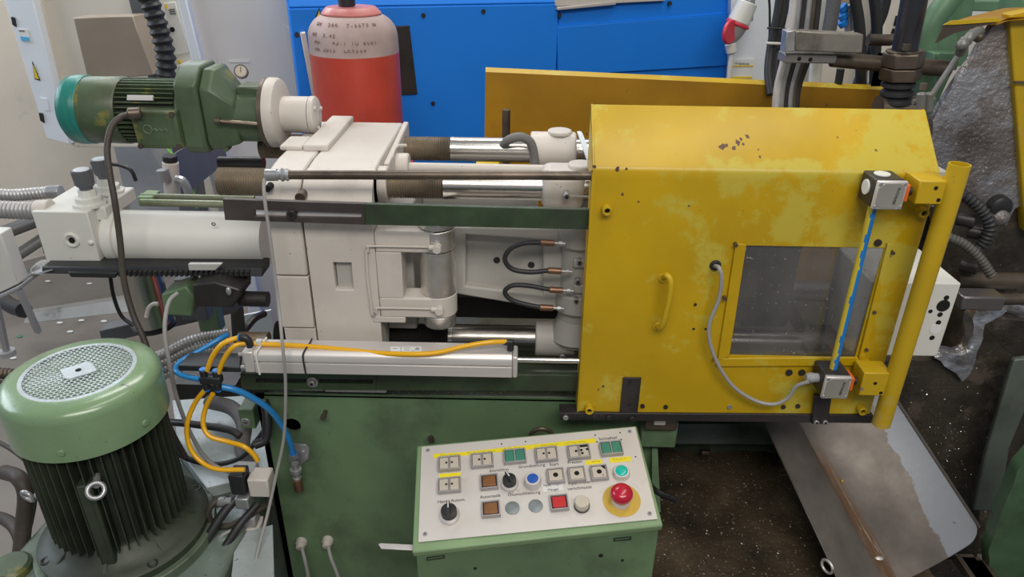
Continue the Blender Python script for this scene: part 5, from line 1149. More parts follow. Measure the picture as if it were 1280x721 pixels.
# cables and hoses in the corner between motor and bed
for pts,r_,m_,lab in (
 ([(222,366,1.27),(211,378,1.25),(206,410,1.22),(211,450,1.2),(222,500,1.18),(240,545,1.17),(262,577,1.16),(300,595,1.16),(330,600,1.16)],.0042,GRYC,'long grey brown cable running down behind the yellow tubes'),
 ([(178,440,1.3),(183,480,1.28),(196,530,1.25),(220,565,1.2),(262,580,1.18),(300,572,1.18),(325,545,1.2),(335,530,1.2)],.0055,BPL,'black cable looping between the motor and the bed'),
 ([(183,396,1.5),(186,385,1.5),(192,380,1.5),(198,380,1.5)],.005,CRM,'small pale cable loop left of the green valve'),
 ([(137,340,1.5),(142,370,1.5),(152,395,1.5),(168,407,1.5)],.0045,BPL,'thin black cable hanging under the white manifold block'),
 ([(318,556,1.17),(332,548,1.18),(334,520,1.2),(330,500,1.22)],.010,BPL,'thick black hose beside the hole in the green bed'),
 ([(205,527,1.3),(240,530,1.28),(285,537,1.26),(300,545,1.25)],.008,DMT,'dark pipe across the pale tank plate'),
 ([(262,502,1.4),(290,510,1.35),(305,530,1.3),(303,560,1.25),(315,590,1.2)],.017,mat('dusty_hose',(.11,.10,.10),.6,dirt=.4,dcol=(.25,.24,.24),bump=.5),'thick dusty grey hose behind the yellow tubes'),
 ([(286,622,1.10),(268,628,1.08),(260,642,1.07),(268,655,1.07),(285,657,1.07),(305,648,1.08),(325,636,1.1),(340,630,1.12)],.0065,BROWNC,'brown braided hose loop below the black solenoid'),
 ([(289,663,1.06),(277,670,1.05),(268,686,1.04),(266,705,1.03),(270,740,1.01)],.0036,GRYC,'thin grey cable leaving the small gland below the solenoid'),
 ([(250,690,1.02),(262,668,1.04),(280,640,1.07),(300,618,1.10)],.009,BLK,'thick oily black hose beside the motor flange, left one'),
 ([(262,705,1.0),(282,682,1.03),(300,655,1.06),(322,630,1.10)],.008,BLK,'thick oily black hose beside the motor flange, right one'),
 ([(325,690,1.08),(333,660,1.1),(336,620,1.13),(330,590,1.16)],.009,DMT,'dark oily pipe close to the left edge of the bed'),
 ([(341,688,1.15),(336,710,1.13),(332,740,1.1)],.004,BPL,'thin black cable at lower left edge of the bed'),
 ([(-10,548,1.5),(15,562,1.4),(38,580,1.3),(60,600,1.2)],.006,BROWNC,'brown hose passing behind the big motor at left'),
 ([(5,590,1.15),(22,596,1.1),(32,615,1.08),(30,650,1.06),(26,690,1.03)],.015,BROWNC,'thick brown hose curving down at the left edge, front one'),
 ([(-10,645,1.2),(8,650,1.15),(22,665,1.1),(30,700,1.06)],.013,BROWNC,'brown hose stub at the left edge below the front hose'),
 ([(14,592,1.25),(32,600,1.22),(40,620,1.2),(36,650,1.18),(28,680,1.16)],.010,BROWNC,'thinner brown hose behind the thick hose at left edge'),
 ([(40,612,1.2),(60,628,1.18),(75,640,1.15)],.006,mat('teal_hose',(.02,.12,.12),.4),'dark teal hose passing behind the lifting eye'),
 ([(0,372,2.6),(14,382,2.5),(30,388,2.4)],.03,BLK,'thick black hose under the white table at left')):
    MB().tube(pxd(pts), r_, n=10).build('hose' if 'hose' in lab or 'pipe' in lab else 'cable', m_, label=lab, cat='hose' if 'hose' in lab else ('pipe' if 'pipe' in lab else 'cable'))
t = thing('solenoid_valve', at(310,640,1.1), 'black solenoid on a beige valve body beside the bed', 'valve')
MB().box(at(284,595,1.08), at(308,619,1.08)+V((0,.035,0))).build('solenoid_coil', BPL, t, bevel=.003)
MB().box(at(308,600,1.085), at(338,622,1.085)+V((0,.04,0))).build('valve_body', CRM, t, bevel=.003)
MB().box(at(290,588,1.11), at(318,596,1.11)+V((0,.03,0))).build('valve_cover', GRY, t, bevel=.003)
MB().box(at(292,624,1.075), at(312,637,1.075)+V((0,.03,0))).build('lower_block', ZNC, t, bevel=.003)
MB().lathe(at(272,627,1.085),(1,0,.1),[(0,.008),(.008,.010),(.016,.010),(.017,.008),(.03,.008)],10).build('hose_fitting', ZNC, t, sharp=25)
t = thing('small_valve', at(320,680,1.08), 'beige small valve with grey gland beside the lower bed edge', 'valve')
MB().box(at(306,662,1.075), at(326,679,1.075)+V((0,.04,0))).build('valve_body', CRM, t, bevel=.003)
MB().box(at(298,648,1.08), at(320,660,1.08)+V((0,.03,0))).build('valve_cover', GRY, t, bevel=.003)
MB().lathe(at(285,664,1.07),(1,0,0),[(0,.006),(.006,.009),(.014,.009),(.015,.0075),(.022,.0075)],10).build('cable_gland', ZNC, t, sharp=25)
MB().ball(at(330,672,1.1),.014).build('knob', BRN, t)
t = thing('green_lock_box', at(308,536,1.24), 'small dark green box with a round lock at the bed corner', 'box')
MB().box(at(297,512,1.23), at(320,536,1.23)+V((0,.05,0))).build('box', GRN, t, bevel=.002); c = at(308,527,1.23); MB().cyl(c-V((0,.004,0)),c,.0105,n=20).build('lock', ZNC, t, bevel=.001); MB().box(c+V((-.004,-.005,-.001)),c+V((.004,-.003,.001))).build('key_slot', HOLE, t)
MB().box(at(318,490,1.235),at(338,545,1.235)+V((0,.05,0))).build('corner_post', GRN, label='green post at the upper left corner of the bed', cat='post', bevel=.003)
MB().prism(px([(250,478),(330,478),(332,496),(300,500),(280,492)],1.26) if 0 else px([(300,486),(332,486),(332,500),(306,498)],1.22),(0,.06,0)).build('dark_bracket', DMT, label='dark bracket under the left end of the lower slotted bar', cat='bracket', bevel=.003)
# white table and floor things at the left
t = thing('white_cabinet', at(0,440,2.2), 'white table cabinet on thin legs cut by the left edge', 'table')
slab([(-60,290),(0,292),(23,355),(-60,395)], 2.2, .06, 'box', WHT, t)
slab([(-60,396),(24,357),(25,362),(-60,402)], 2.19, .08, 'base_frame', GRY, t)
for a, b in (((24,362),(48,415)),((-5,378),(8,438))): MB().cyl(at(*a,2.2), at(*b,2.25), .012, n=4).build('leg', GRY, t)
c = at(8,438,2.25); MB().cyl(c-V((0,0,.02)), c, .028, n=16).build('foot', GRY, t)
MB().prism([at(34,392,3.0),at(165,372,3.0),at(165,390,2.95),at(28,405,2.95)],(0,.05,0)).build('floor_duct', mat('duct_grey',(.24,.23,.21),.5,.1,dirt=.2), label='long flat metal duct lying on the floor at left', cat='duct', bevel=.004)
for k,(a,b,r_) in enumerate((((-20,300),(60,270),.035),((-10,340),(66,290),.03),((10,362),(75,318),.028))):
    MB().cyl(at(*a,3.3), at(*b,3.5), r_, n=14).build('stacked_bar', mat('bar_grey%d'%k,(.16+.05*k,.16+.05*k,.155+.05*k),.45,.3), label='grey steel bar on the floor behind white table, %s of three'%(('top','middle','bottom')[k]), cat='bar')
slab([(42,268),(60,262),(66,318),(54,318)], 2.3, .15, 'grey_stand', DGR, label='dark grey stand behind the white manifold block', cat='stand')
SCR = ['lone scrap','scrap','scrap','topmost scrap','rightmost scrap','green scrap','scrap','scrap','scrap']
SCP = ['near the foot at the left edge','behind the motor, left one','behind the big motor, in the middle row','beside the dark stand','in front of the floor frame','near the left table leg','nearest the fan cover','right of the metal duct','behind the metal duct']
for k,(x,y) in enumerate(((17,448),(75,404),(102,401),(60,352),(130,402),(25,421),(88,415),(135,385),(112,355))):
    c = atz(x,y,0); MB().ball(c+V((0,0,.004)),.011,6,4,(1.6,1,.35)).build('floor_scrap', LBL if k != 5 else CAPG, label='small pale %s of debris on the floor %s'%(SCR[k],SCP[k]) if k != 5 else 'tiny green scrap of debris on the floor near the left table leg', cat='scrap', group='scraps on the floor')

# ================================================================ RIGHT SIDE
t = thing('die_platen', at(1150,445,1.2), 'white machined platen block with bolt holes behind the yellow tube', 'casting')
xr2 = (at(1198,354,1.2).x+at(1176,444,1.2).x)/2; zt2 = at(1198,354,1.2).z; zb2 = at(1176,446,1.2).z
MB().box((.655,1.2,zb2),(xr2,1.36,zt2)).build('block', WHT, t, bevel=.003)
for x,y,r_ in ((1179,382,.0125),(1183,372,.005),(1175,393,.005),(1173,403,.005),(1163,389,.004),(1165,422,.005)):
    c = at(x,y,1.2); MB().cyl(c-V((0,.0006,0)), c+V((0,.01,0)), r_, n=16).build('bolt_hole', HOLE, t)
c = at(1169,411,1.2); MB().cyl(c-V((0,.001,0)), c+V((0,.004,0)), .0105, n=20).build('white_plug', LBL, t)
MB().cyl(at(1194,350,1.5),at(1300,351,1.5),.0195,n=28).build('dark_shaft', BRN, label='thick brown shaft at the right edge above the flat bar', cat='shaft')
t = thing('plunger_rod', at(1240,386,1.34), 'steel plunger rod with flats running to the right edge', 'rod')
a, b, c = at(1196,374,1.36), at(1249,374,1.36), at(1300,373,1.36)
MB().box((a.x,1.34,a.z-.016),(b.x,1.385,a.z+.016)).build('flat_section', mat('oily_flat',(.2,.18,.18),.3,.7), t, bevel=.004)
MB().cyl(b, c, .0125, n=20).build('round_section', BRN, t)
# furnace body, heap of spilled metal, posts
t = thing('furnace_body', at(1180,700,1.45), 'dark sooty furnace housing covered in grime and metal splashes', 'furnace')
def rough(name, poly, Y, th, m_, amp, parent=None, N=26, **k):
    P = px(poly, Y); xs=[p.x for p in P]; zs=[p.z for p in P]
    bm = bmesh.new(); f = bm.faces.new([bm.verts.new(p) for p in P])
    r = bmesh.ops.extrude_face_region(bm, geom=[f]); bmesh.ops.translate(bm, vec=(0,th,0), verts=[v for v in r['geom'] if isinstance(v, bmesh.types.BMVert)])
    bmesh.ops.triangulate(bm, faces=bm.faces)
    for _ in range(3): bmesh.ops.subdivide_edges(bm, edges=[e for e in bm.edges if e.calc_length() > .02], cuts=1, use_grid_fill=False); bmesh.ops.triangulate(bm, faces=[f for f in bm.faces if len(f.verts)>3])
    for v in bm.verts: v.co += V((noise.noise(v.co*30), noise.noise(v.co*30+V((5,5,5)))*1.5, noise.noise(v.co*30+V((9,1,3)))))*amp
    mb = MB(); bm.verts.index_update(); mb.add([v.co.copy() for v in bm.verts], [[v.index for v in f.verts] for f in bm.faces]); bm.free()
    return mb.build(name, m_, parent, sharp=70, **k)
rough('front_plate', [(1060,452),(1178,450),(1196,468),(1202,475),(1208,470),(1227,406),(1266,446),(1240,560),(1226,640),(1214,760),(1040,760),(1050,600)], 1.42, .12, FURN, .004, t)
rough('upper_plate', [(1226,404),(1244,398),(1330,404),(1330,448),(1268,448)], 1.43, .14, FURN, .003, t)
MB().box((1.02,1.80,0),(1.75,2.1,1.42)).build('back_wall', FURN, t)
MB().box(at(1178,392,1.62),at(1226,470,1.62)+V((0,.15,0))).build('inner_plate', DRK, t)
rough('metal_spill', [(1170,446),(1200,444),(1212,438),(1218,400),(1226,386),(1246,382),(1262,390),(1246,398),(1230,405),(1222,440),(1212,468),(1204,478),(1194,466)], 1.405, .04, DROSS, .007, None, label='shiny frozen metal spill running down the furnace edge', cat='metal spill')
rough('metal_spill', [(1250,380),(1300,382),(1300,410),(1280,408),(1262,398)], 1.45, .06, DROSS, .008, None, label='lumpy grey metal spill under the plunger rod at right edge', cat='metal spill')
MB().prism(px([(1268,450),(1300,446),(1300,470),(1262,560),(1250,640),(1216,638),(1232,570)],1.36),(0,.015,0)).build('green_post', mat('dirty_grey_green',(.10,.12,.10),.4,var=.25,dirt=.4), label='dirty grey green slanting post at the lower right', cat='post', bevel=.004)
rough('green_casing', [(1240,760),(1236,690),(1252,640),(1274,585),(1320,540),(1320,760)], 1.16, .03, GRNL if 0 else mat('casing_green',(.06,.115,.06),.4,var=.2,dirt=.4,ds=6,spots=.5), .002, None, label='green rounded casing in the lower right corner', cat='casing')
CHUTE = chute_mat()
# chute
A, B, C_, D = at(946,508,1.40), at(1106,478,1.40), atz(1230,668,.70), atz(1052,735,.70)
t = thing('chute', (C_+D)/2, 'curved sheet metal chute with rust streak and chalky stain', 'chute')
mb = MB(); nu, nvv = 80, 56; vs = []; mi = []
TH = V((0,0,-.003))
def cp(u, v):
    L = A.lerp(D, v); Rr = B.lerp(C_, v); p = L.lerp(Rr, u)
    dip = -.055*(1-math.cos(min(u/.35,1)*math.pi*.5))*(1 if u<.35 else 1) if u < .35 else -.055*(1-((u-.35)/.65)**2)
    if v > .85:     # rounded free corners
        pass
    return p+V((0,0,dip))
cols = []
for j in range(nvv+1):
    for i in range(nu+1):
        u, v = i/nu, j/nvv
        e = min(u, 1-u); rc = .10; vmax = 1.0
        if e < rc: vmax = 1-.09*(1-math.sqrt(max(0,1-((rc-e)/rc)**2)))
        vs.append(cp(u, v*vmax))
n0 = len(vs); vs2 = vs+[p+TH for p in vs]; fs = []
def edge_col(i, j):
    u, v = (i+.5)/nu, (j+.5)/nvv
    if abs(u-(.37+.01*math.sin(v*9))) < .030+.022*noise.noise(V((v*14,u*30,1))) and v > .25: return 1
    if u > .84-.10*v+.06*noise.noise(V((v*5,0,0)))+.05*noise.noise(V((v*30,u*30,4))): return 2
    return 0
for j in range(nvv):
    for i in range(nu):
        a = j*(nu+1)+i; fs.append(((a,a+1,a+nu+2,a+nu+1), edge_col(i,j))); fs.append(((n0+a+nu+1,n0+a+nu+2,n0+a+1,n0+a), 0))
for i in range(nu):
    for a,b in ((i,i+1),(nvv*(nu+1)+i+1,nvv*(nu+1)+i)): fs.append(((a,b,n0+b,n0+a),0))
for j in range(nvv):
    for a,b in ((j*(nu+1),(j+1)*(nu+1)),((j+1)*(nu+1)+nu,j*(nu+1)+nu)): fs.append(((a,b,n0+b,n0+a),0))
mb.v = vs2; mb.f = [list(f) for f,_ in fs]; mb.mi = [0 for _ in fs]
tr = mb.build('trough', CHUTE, t); ul = tr.data.uv_layers.new(name='trough')
for lp in tr.data.loops:
    q = lp.vertex_index % n0; ul.data[lp.index].uv = ((q % (nu+1))/nu, (q//(nu+1))/nvv)
MB().tube([cp(1,v/10*.955)+V((0,0,.001)) for v in range(11)], .0035, n=8, sub=3).build('rolled_edge', SHEET, t)
MB().tube([cp(0,v/10*.955)+V((0,0,.001)) for v in range(11)], .0022, n=8, sub=3).build('rolled_edge', SHEET, t)
c = cp(.03,.86); MB().torus(c+V((-.012,-.01,-.014)),(1,.5,0),.014,.003,20).build('spring_clip', ALU, t)
MB().ball(cp(.385,.86)+V((0,0,.002)),.006,8,6,(1.6,1,.6)).build('metal_crumb', ALU, t); MB().ball(cp(.42,.42)+V((0,0,.002)),.004,8,6).build('yellow_crumb', YELC, t)
MB().cyl(cp(.90,.86)+V((0,0,.0005)),cp(.90,.86)+V((0,0,.002)),.0035,n=12).build('rivet', ZNC, t)
for k in range(3): MB().box(atz(1190+k*9,700+k*4,.62), atz(1240+k*9,740+k*4,.62)+V((0,.02,.02))).build('slat', BRN, label='brown steel strip under the chute, %s of three'%(('left','middle','right')[k]), cat='strip')
MB().box((.93,.55,0),(1.6,1.40,.40)).build('floor_block', FURN, label='dark grimy machine base below the chute', cat='machine base')
MB().box((.45,1.26,0),(.84,1.53,.5)).build('dark_undercarriage', DRK, label='dark oily undercarriage of the press under the guard', cat='machine base')

def chips(name, n, place, m_, lab, cat, seed, s0, s1):
    rg = random.Random(seed); mb = MB()
    for _ in range(n):
        c = place(rg); s = rg.uniform(s0, s1); a = V((rg.uniform(-1,1),rg.uniform(-1,1),rg.uniform(-1,1))).normalized(); b = a.orthogonal().normalized(); d = a.cross(b)
        mb.prism([c+a*s, c+b*s*.5, c-a*s*.8, c-b*s*.4], d*s*.25)
    mb.build(name, m_, label=lab, cat=cat, kind='stuff')
def on_plate(rg):
    x, y = rg.gauss(1175, 34), rg.gauss(560, 60)
    while not (1120 < x < 1235 and 455 < y < 720 and (x-1228)/( -18)*1 < (y-400)/14+9): x, y = rg.gauss(1175, 34), rg.gauss(560, 60)
    return at(x, y, 1.415)
chips('metal_splashes', 260, on_plate, DROSS, 'small bright metal splashes stuck on the dark furnace front', 'metal splashes', 3, .0008, .003)
def in_pan(rg): 
    x, y = rg.uniform(822, 1010), rg.uniform(566, 721); c = atz(x, y, .655); return c
chips('metal_chips', 420, in_pan, mat('dull_chip',(.30,.26,.20),.4,.4), 'fine bright metal chips lying in the oily pan under the guard', 'metal chips', 4, .0006, .0028)
def on_ledge(rg): return atz(rg.uniform(470, 720), rg.uniform(486, 492), ztop+.008)
chips('ledge_chips', 120, on_ledge, mat('ledge_chip',(.40,.34,.26),.4,.4), 'metal chips gathered on the ledge above the green bed front', 'metal chips', 5, .0005, .002)

# behind-window machinery: die halves
MB().box((.40,1.335,1.19),(.50,1.49,1.42)).build('die_half', mat('dark_die',(.10,.09,.085),.35,.6,dirt=.3), label='dark die half seen through the scratched guard window', cat='die', bevel=.006)
MB().tube(pxd([(960,300,1.26),(962,340,1.25),(985,380,1.25),(1000,410,1.27)]), .012).build('die_hose', BLK, label='black hose inside the guard, seen through the window', cat='hose')
MB().box((.50,1.40,1.10),(.60,1.56,1.42)).build('fixed_die', DMT, label='dark fixed die block inside the guard, right of the round ring', cat='die', bevel=.006)
MB().cyl((.36,1.41,1.31),(.40,1.41,1.31),.095,n=40).build('die_ring', mat('worn_die',(.2,.19,.18),.35,.6,dirt=.3), label='round dark die ring behind the scratched window', cat='die', bevel=.004)

# upper right: steel block, shaft, nut, bellows, pipe
YS = 1.45
t = thing('cross_beam', at(1035,75,1.6), 'grimy grey steel block on a horizontal bar above the yellow guard', 'beam')
P = px([(994,38),(1080,43),(1078,67),(994,64)],1.60); MB().prism(P,(0,.035,.0)).build('steel_block', mat('grimy_steel',(.26,.235,.20),.42,.45,var=.25,vs=12,dirt=.45,dcol=(.05,.045,.04),ds=16,spots=.4), t, bevel=.003)
P = px([(981,66),(984,39),(994,38),(994,64)],1.60); MB().prism(P,(0,.035,0)).build('block_end', ZNC, t, bevel=.002)
MB().box(at(982,67,1.62),at(1045,80,1.62)+V((0,.05,0))).build('drilled_bar', mat('worn_grey',(.24,.23,.22),.38,.55,dirt=.3,dcol=(.08,.07,.06)), t, bevel=.003)
for x,y in ((999,73.5),(1013,74.5)): c = at(x,y,1.62); MB().cyl(c-V((0,.0006,0)),c+V((0,.006,0)),.0045,n=14).build('bolt_hole', HOLE, t)
MB().cyl(at(1040,74,1.645),at(1116,81,1.645),.0165,n=24).build('round_bar', BRN, t); MB().cyl(at(1140,82,1.645),at(1186,86,1.645),.0175,n=24).build('round_bar', BRN, t)
MB().cyl(at(1085,50,1.75),at(1114,50,1.75),.013,n=16).build('pin', BRN, t)
t = thing('hex_nut_joint', at(1125,104,1.6), 'big split hexagonal nut joining black pipe and rubber bellows', 'nut')
zc = at(1126,82,1.62); up = at(1139,20,1.62)-at(1124,100,1.62); up.normalize()
base = at(1124,100,1.62)
def upz(y): return at(1124,y,1.62).z-base.z
MB().lathe(base,up,[(0,.040),(.004,.043),(upz(84),.043)],6).build('lower_hex', BRN, t, bevel=.002)
MB().lathe(base+up*(upz(84)+.002),up,[(0,.043),(.028,.043),(.031,.040)],6).build('upper_hex', BRN, t, bevel=.002)
MB().cyl(base+up*(upz(84)+.03),base+up*(upz(84)+.036),.037,n=24).build('top_washer', BRN, t, bevel=.001)
c = at(1133,60,1.575); MB().cyl(c-V((0,0,.004)),c+V((0,0,.008)),.009,n=12).build('bolt', BRN, t)
MB().cyl(base+up*.06, base+up*.60, .0262, n=32).build('black_pipe', mat('blued_pipe',(.05,.05,.058),.28,.6,var=.2), label='black round pipe rising from the hexagonal nut', cat='pipe')
pr = []; L = base.z-at(1120,140,1.62).z+.02
for k in range(5): pr += [(k*L/5,.026),(k*L/5+L/14,.035),(k*L/5+L/7,.035)]
pr += [(L,.024)]
mb = MB(); mb.sweep([base-up*a_ for a_,_ in pr],[b_ for _,b_ in pr],32); mb.build('rubber_bellows', BLK, label='black rubber bellows under the hexagonal nut', cat='bellows')
MB().cyl(at(1114,134,1.62)-V((.03,0,.005)),at(1114,134,1.62)+V((.06,0,-.005)),.03,n=20).build('bellows_foot', BRN, label='dark round foot under the rubber bellows', cat='foot')
# hose bundles
def hs(pts, r_, m_, lab, nm='hose', cat='hose', grp=None, rib=None):
    mb = MB(); (mb.ribbed(pxd(pts), r_, rib[0], rib[1]) if rib else mb.tube(pxd(pts), r_, n=10)); mb.build(nm, m_, label=lab, cat=cat, group=grp)
hs([(978,-20,1.95),(972,20,1.95),(964,60,1.95),(961,90,1.93),(964,118,1.9)],.012,BLK,'outermost black hose beside white pillar')
hs([(986,-20,1.97),(979,20,1.97),(971,60,1.97),(969,100,1.95)],.010,BLK,'second black hose beside white pillar, tied to the first')
MB().cyl(at(959,35,1.93),at(984,36,1.93),.0022).build('cable_tie', BPL, label='upper cable tie around two black hoses by the white pillar', cat='cable tie')
MB().cyl(at(957,54,1.93),at(986,55,1.93),.0035).build('cable_tie', WPL, label='lower pale cable tie around two black hoses by the white pillar', cat='cable tie')
hs([(958,-20,2.6),(962,8,2.6),(961,60,2.6),(954,120,2.6)],.004,BPL,'thin black cable along the edge of the white pillar','cable','cable')
BUN = [(990,978,.009,ALU),(996,984,.008,ZNC),(1003,990,.007,DMT),(1009,995,.008,ZNC),(1015,1000,.007,BRN),(1021,1004,.007,DMT)]
for k,(x0,x1,r_,m_) in enumerate(BUN):
    hs([(x0+4,-20,1.72),(x0,20,1.72),(x0-6,60,1.72),(x1-6,110,1.72),(x1-9,150,1.72)], r_, m_, 'parallel thin tube in the bundle left of the steel block, %s from the left'%(('first','second','third','fourth','fifth','sixth')[k]),'tube','tube','tube bundle left of the steel block')
MB().ribbed(pxd([(1010,-20,1.9),(1009,10,1.9),(1006,45,1.9)]),.006,.008,.003,8).build('chain', DMT, label='dark chain-like cable hanging in the tube bundle', cat='chain')
hs([(1030,-20,2.0),(1027,10,2.0),(1022,60,2.0),(1018,105,2.0)],.016,WPL,'white pipe behind the steel block','pipe','pipe')
hs([(1044,-20,1.9),(1041,10,1.9),(1036,40,1.9),(1030,70,1.9)],.017,mat('braid_grey',(.14,.14,.145),.5,.3,bump=.5,bs=200),'grey braided hose above the steel block','braided_hose')
hs([(1064,-30,2.0),(1069,0,2.0),(1074,30,2.0),(1076,70,2.0),(1076,110,2.0)],.014,BLK,'black hose right of the blue valve')
hs([(1086,-30,2.02),(1093,0,2.02),(1096,35,2.02),(1094,70,2.02),(1093,110,2.02)],.014,BLK,'black hose left of the big black pipe')
hs([(1112,-20,2.05),(1104,15,2.05),(1096,35,2.05),(1086,65,2.05),(1070,110,2.05)],.013,BPL,'black hose crossing behind the others near the black pipe')
hs([(1051,86,1.95),(1047,110,1.95),(1044,125,1.95)],.010,BPL,'short black hose below the steel block')
t = thing('blue_valve', at(1058,36,2.05), 'small blue wheel valve on a nickel fitting above the steel block', 'valve')
for y in (10,20,29): MB().cyl(at(1052,y-3,2.03),at(1056,y+3,2.03),.013,n=10).build('blue_wheel', CLB, t, bevel=.002)
MB().cyl(at(1062,38,2.04),at(1061,6,2.04),.013,n=14).build('fitting', ZNC, t)
MB().box(at(1098,66,1.9),at(1104,108,1.9)).build('blue_strip', CLB, label='narrow blue strip left of the bellows', cat='strip')
t = thing('machine_cabinet', at(1090,200,2.9), 'beige machine cabinet with black slots behind the hoses', 'cabinet')
slab([(1018,-40),(1120,-40),(1120,240),(1010,240)], 2.95, .3, 'body', BGE, t)
slab([(1112,-40),(1150,-40),(1128,110),(1098,110)], 2.7, .1, 'side_panel', BGE, t)
slab([(1121,20),(1134,20),(1131,32),(1118,32)], 2.69, .02, 'dark_slot', HOLE, t, .001); slab([(1117,36),(1130,36),(1128,42),(1115,42)], 2.69, .02, 'dark_slot', HOLE, t, .001)
slab([(1026,-10),(1070,-12),(1072,4),(1030,8)], 2.9, .06, 'top_box', BRNP, t)
# green pipes and frame
def gp_(pts, r_, lab): MB().tube(pxd(pts), r_, n=20, sub=8).build('green_pipe', PIPEG, label=lab, cat='pipe')
gp_([(1205,-30,2.0),(1190,-6,2.0),(1172,18,2.0),(1160,42,2.0),(1156,80,2.0),(1154,140,2.0)],.030,'thick green pipe bending down behind the yellow hood')
gp_([(1206,-30,2.1),(1200,0,2.1),(1194,40,2.1),(1192,80,2.1)],.034,'second green pipe right behind the bent one')
t = thing('pipe_rack', at(1180,140,1.95), 'green welded rack behind the hex nut and yellow hood', 'rack')
MB().prism(px([(1166,30),(1196,40),(1200,70),(1172,130),(1150,150),(1140,120),(1166,70)],2.0),(0,.1,0)).build('frame_plate', PIPEG, t, bevel=.004)
MB().box(at(1168,66,1.93),at(1196,88,1.93)+V((0,.05,0))).build('frame_block', PIPEG, t, bevel=.003)
c = at(1175,71,1.93); MB().cyl(c-V((0,.004,0)),c,.010,n=12).build('bolt', PIPEG, t)
slab([(1216,-30),(1300,-30),(1300,24),(1210,24)], 2.6, .1, 'notice_board', CABW, label='pale blue board in the top right corner', cat='board')
slab([(1204,-30),(1218,-30),(1210,22),(1196,22)], 2.5, .1, 'louvre_strip', GRY, label='grey louvred strip between green pipes and pale panel', cat='strip')
MB().box(at(1212,14,2.1),at(1285,2,2.1)+V((0,.05,0))).build('green_rail', PIPEG, label='green rail along the top right edge', cat='rail', bevel=.003)
MB().cyl(at(1262,6,1.9),at(1290,4,1.9),.045).build('green_collar', PIPEG, label='green round collar behind the yellow hood top', cat='collar')
# yellow hood
t = thing('yellow_hood', at(1260,200,1.6), 'yellow hood with a soot covered sheet at the right edge', 'hood')
YELH = YELC
rough('soot_sheet', [(1240,34),(1262,20),(1268,90),(1274,180),(1279,255),(1268,262),(1258,282),(1240,270),(1222,262),(1205,240),(1190,246),(1172,232),(1164,200),(1166,150),(1190,110),(1218,70)], 1.60, .02, SOOT, .002, t)
rough('dark_lower_sheet', [(1160,225),(1290,235),(1330,250),(1330,345),(1178,345)], 1.615, .02, FURN, .002, t)
MB().prism(px([(1262,18),(1300,10),(1330,60),(1330,300),(1282,290),(1274,180),(1267,90)],1.585),(0,.03,0)).build('yellow_post', YELC, t, bevel=.003)
MB().prism([at(1170,51,1.56),at(1186,30,1.70),at(1246,14,1.80),at(1290,8,1.80),at(1290,18,1.56),at(1262,20,1.56),at(1250,26,1.56),at(1180,30,1.56)] if 0 else [at(1183,30,1.58),at(1210,21,1.72),at(1256,10,1.80),at(1300,8,1.8),at(1300,20,1.56),at(1262,22,1.56),at(1248,27,1.56)],(0,0,-.006)).build('top_sheet', YELB, t)
MB().prism(px([(1170,54),(1180,32),(1190,27),(1250,24),(1250,27),(1192,42)],1.55),(0,.004,0)).build('front_lip', mat('lip_dark',(.06,.045,.035),.5,var=.3), t)
MB().prism(px([(1180,31),(1190,26),(1250,22),(1250,27),(1192,31)],1.547),(0,.004,0)).build('lip_edge', YELC, t)
c = at(1275,103,1.58); MB().box(c-V((.014,.004,.002)),c+V((.03,0,.003))).build('slot', BRN, t)
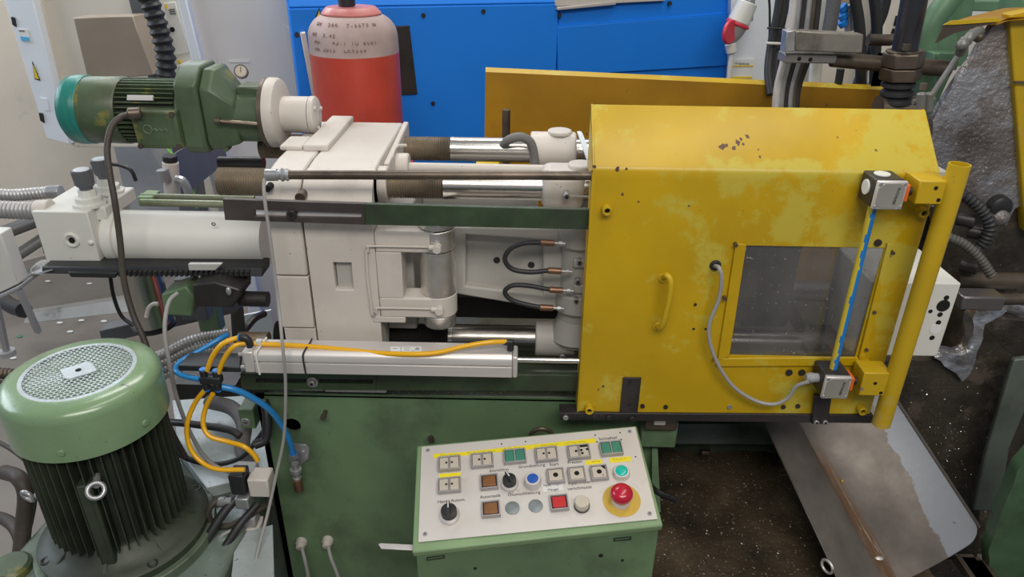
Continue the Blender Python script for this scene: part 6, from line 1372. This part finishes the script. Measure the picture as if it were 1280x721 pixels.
# latch rod of the hood
LRG = mat('grimy_link', (.20,.195,.18), .45, .4, var=.25, dirt=.4)
t = thing('latch_rod', at(1180,120,1.5), 'grey linkage rod with joint in front of the sooty sheet', 'rod')
MB().cyl(at(1162,123,1.5),at(1200,66,1.5),.0058,n=12).build('rod', LRG, t)
MB().tube(pxd([(1200,66,1.5),(1203,58,1.49),(1206,50,1.5)]),.010,n=12).build('joint', LRG, t)
MB().tube(pxd([(1207,54,1.5),(1212,46,1.5),(1219,41,1.52),(1224,39,1.55)]),.010,n=12).build('elbow', LRG, t)
MB().ball(at(1203,56,1.485),.012).build('knuckle', LRG, t); MB().ball(at(1223,46,1.53),.011).build('joint_ball', BRN, t)
t = thing('hose_nipples', at(1154,140,1.35), 'pair of grey fittings at the top right corner of the guard', 'fitting')
for dx in (0,10): MB().cyl(at(1150+dx,140,1.38),at(1152+dx,116,1.38),.0085,n=14).build('fitting', LRG, t, bevel=.002)
MB().cyl(at(1141,128,1.39),at(1167,124,1.39),.006,n=10).build('clamp', LRG, t)
MB().cyl(at(1153,112,1.45),at(1155,104,1.45),.007,n=8).build('bolt', BRN, t)
# hoses in the dark behind the tube
hs([(1172,236,1.5),(1204,244,1.48),(1226,262,1.47),(1238,282,1.46),(1232,300,1.46),(1222,312,1.46)],.014,BLK,'black corrugated hose in front of the sooty sheet','corrugated_hose','hose',None,(.010,.004))
hs([(1182,295,1.45),(1205,305,1.44),(1224,322,1.43),(1240,345,1.42)],.011,mat('dusty_braid_dark',(.09,.085,.075),.6,bump=.5,bs=180),'dusty braided hose behind the yellow tube','braided_hose','hose',None,(.008,.002))
c = at(1246,256,1.55); MB().lathe(c,(0,-1,0),[(0,.026),(.02,.024),(.024,.018)],20).build('round_knob', BPL, label='black round knob on the sooty sheet at the right', cat='knob')
MB().ball(at(1250,272,1.53),.02,10,8,(1,.8,1)).build('silver_lump', SOOT, label='silver splashed lump under the black round knob', cat='lump')
MB().box(at(1166,214,1.36),at(1182,226,1.36)+V((0,.05,0))).build('beige_block', CRMG, label='small beige block behind the top corner of the guard', cat='block', bevel=.002)
for k,(x,y) in enumerate(((1196,272),(1210,288),(1200,330))):
    MB().cyl(at(x,y,1.5),at(x,y,1.5)+V((.03,-.02,0)),.016,n=14).build('dark_fitting', DMT, label='dark oily fitting behind the yellow tube, %s one'%(('top','middle','bottom')[k]), cat='fitting', bevel=.003)
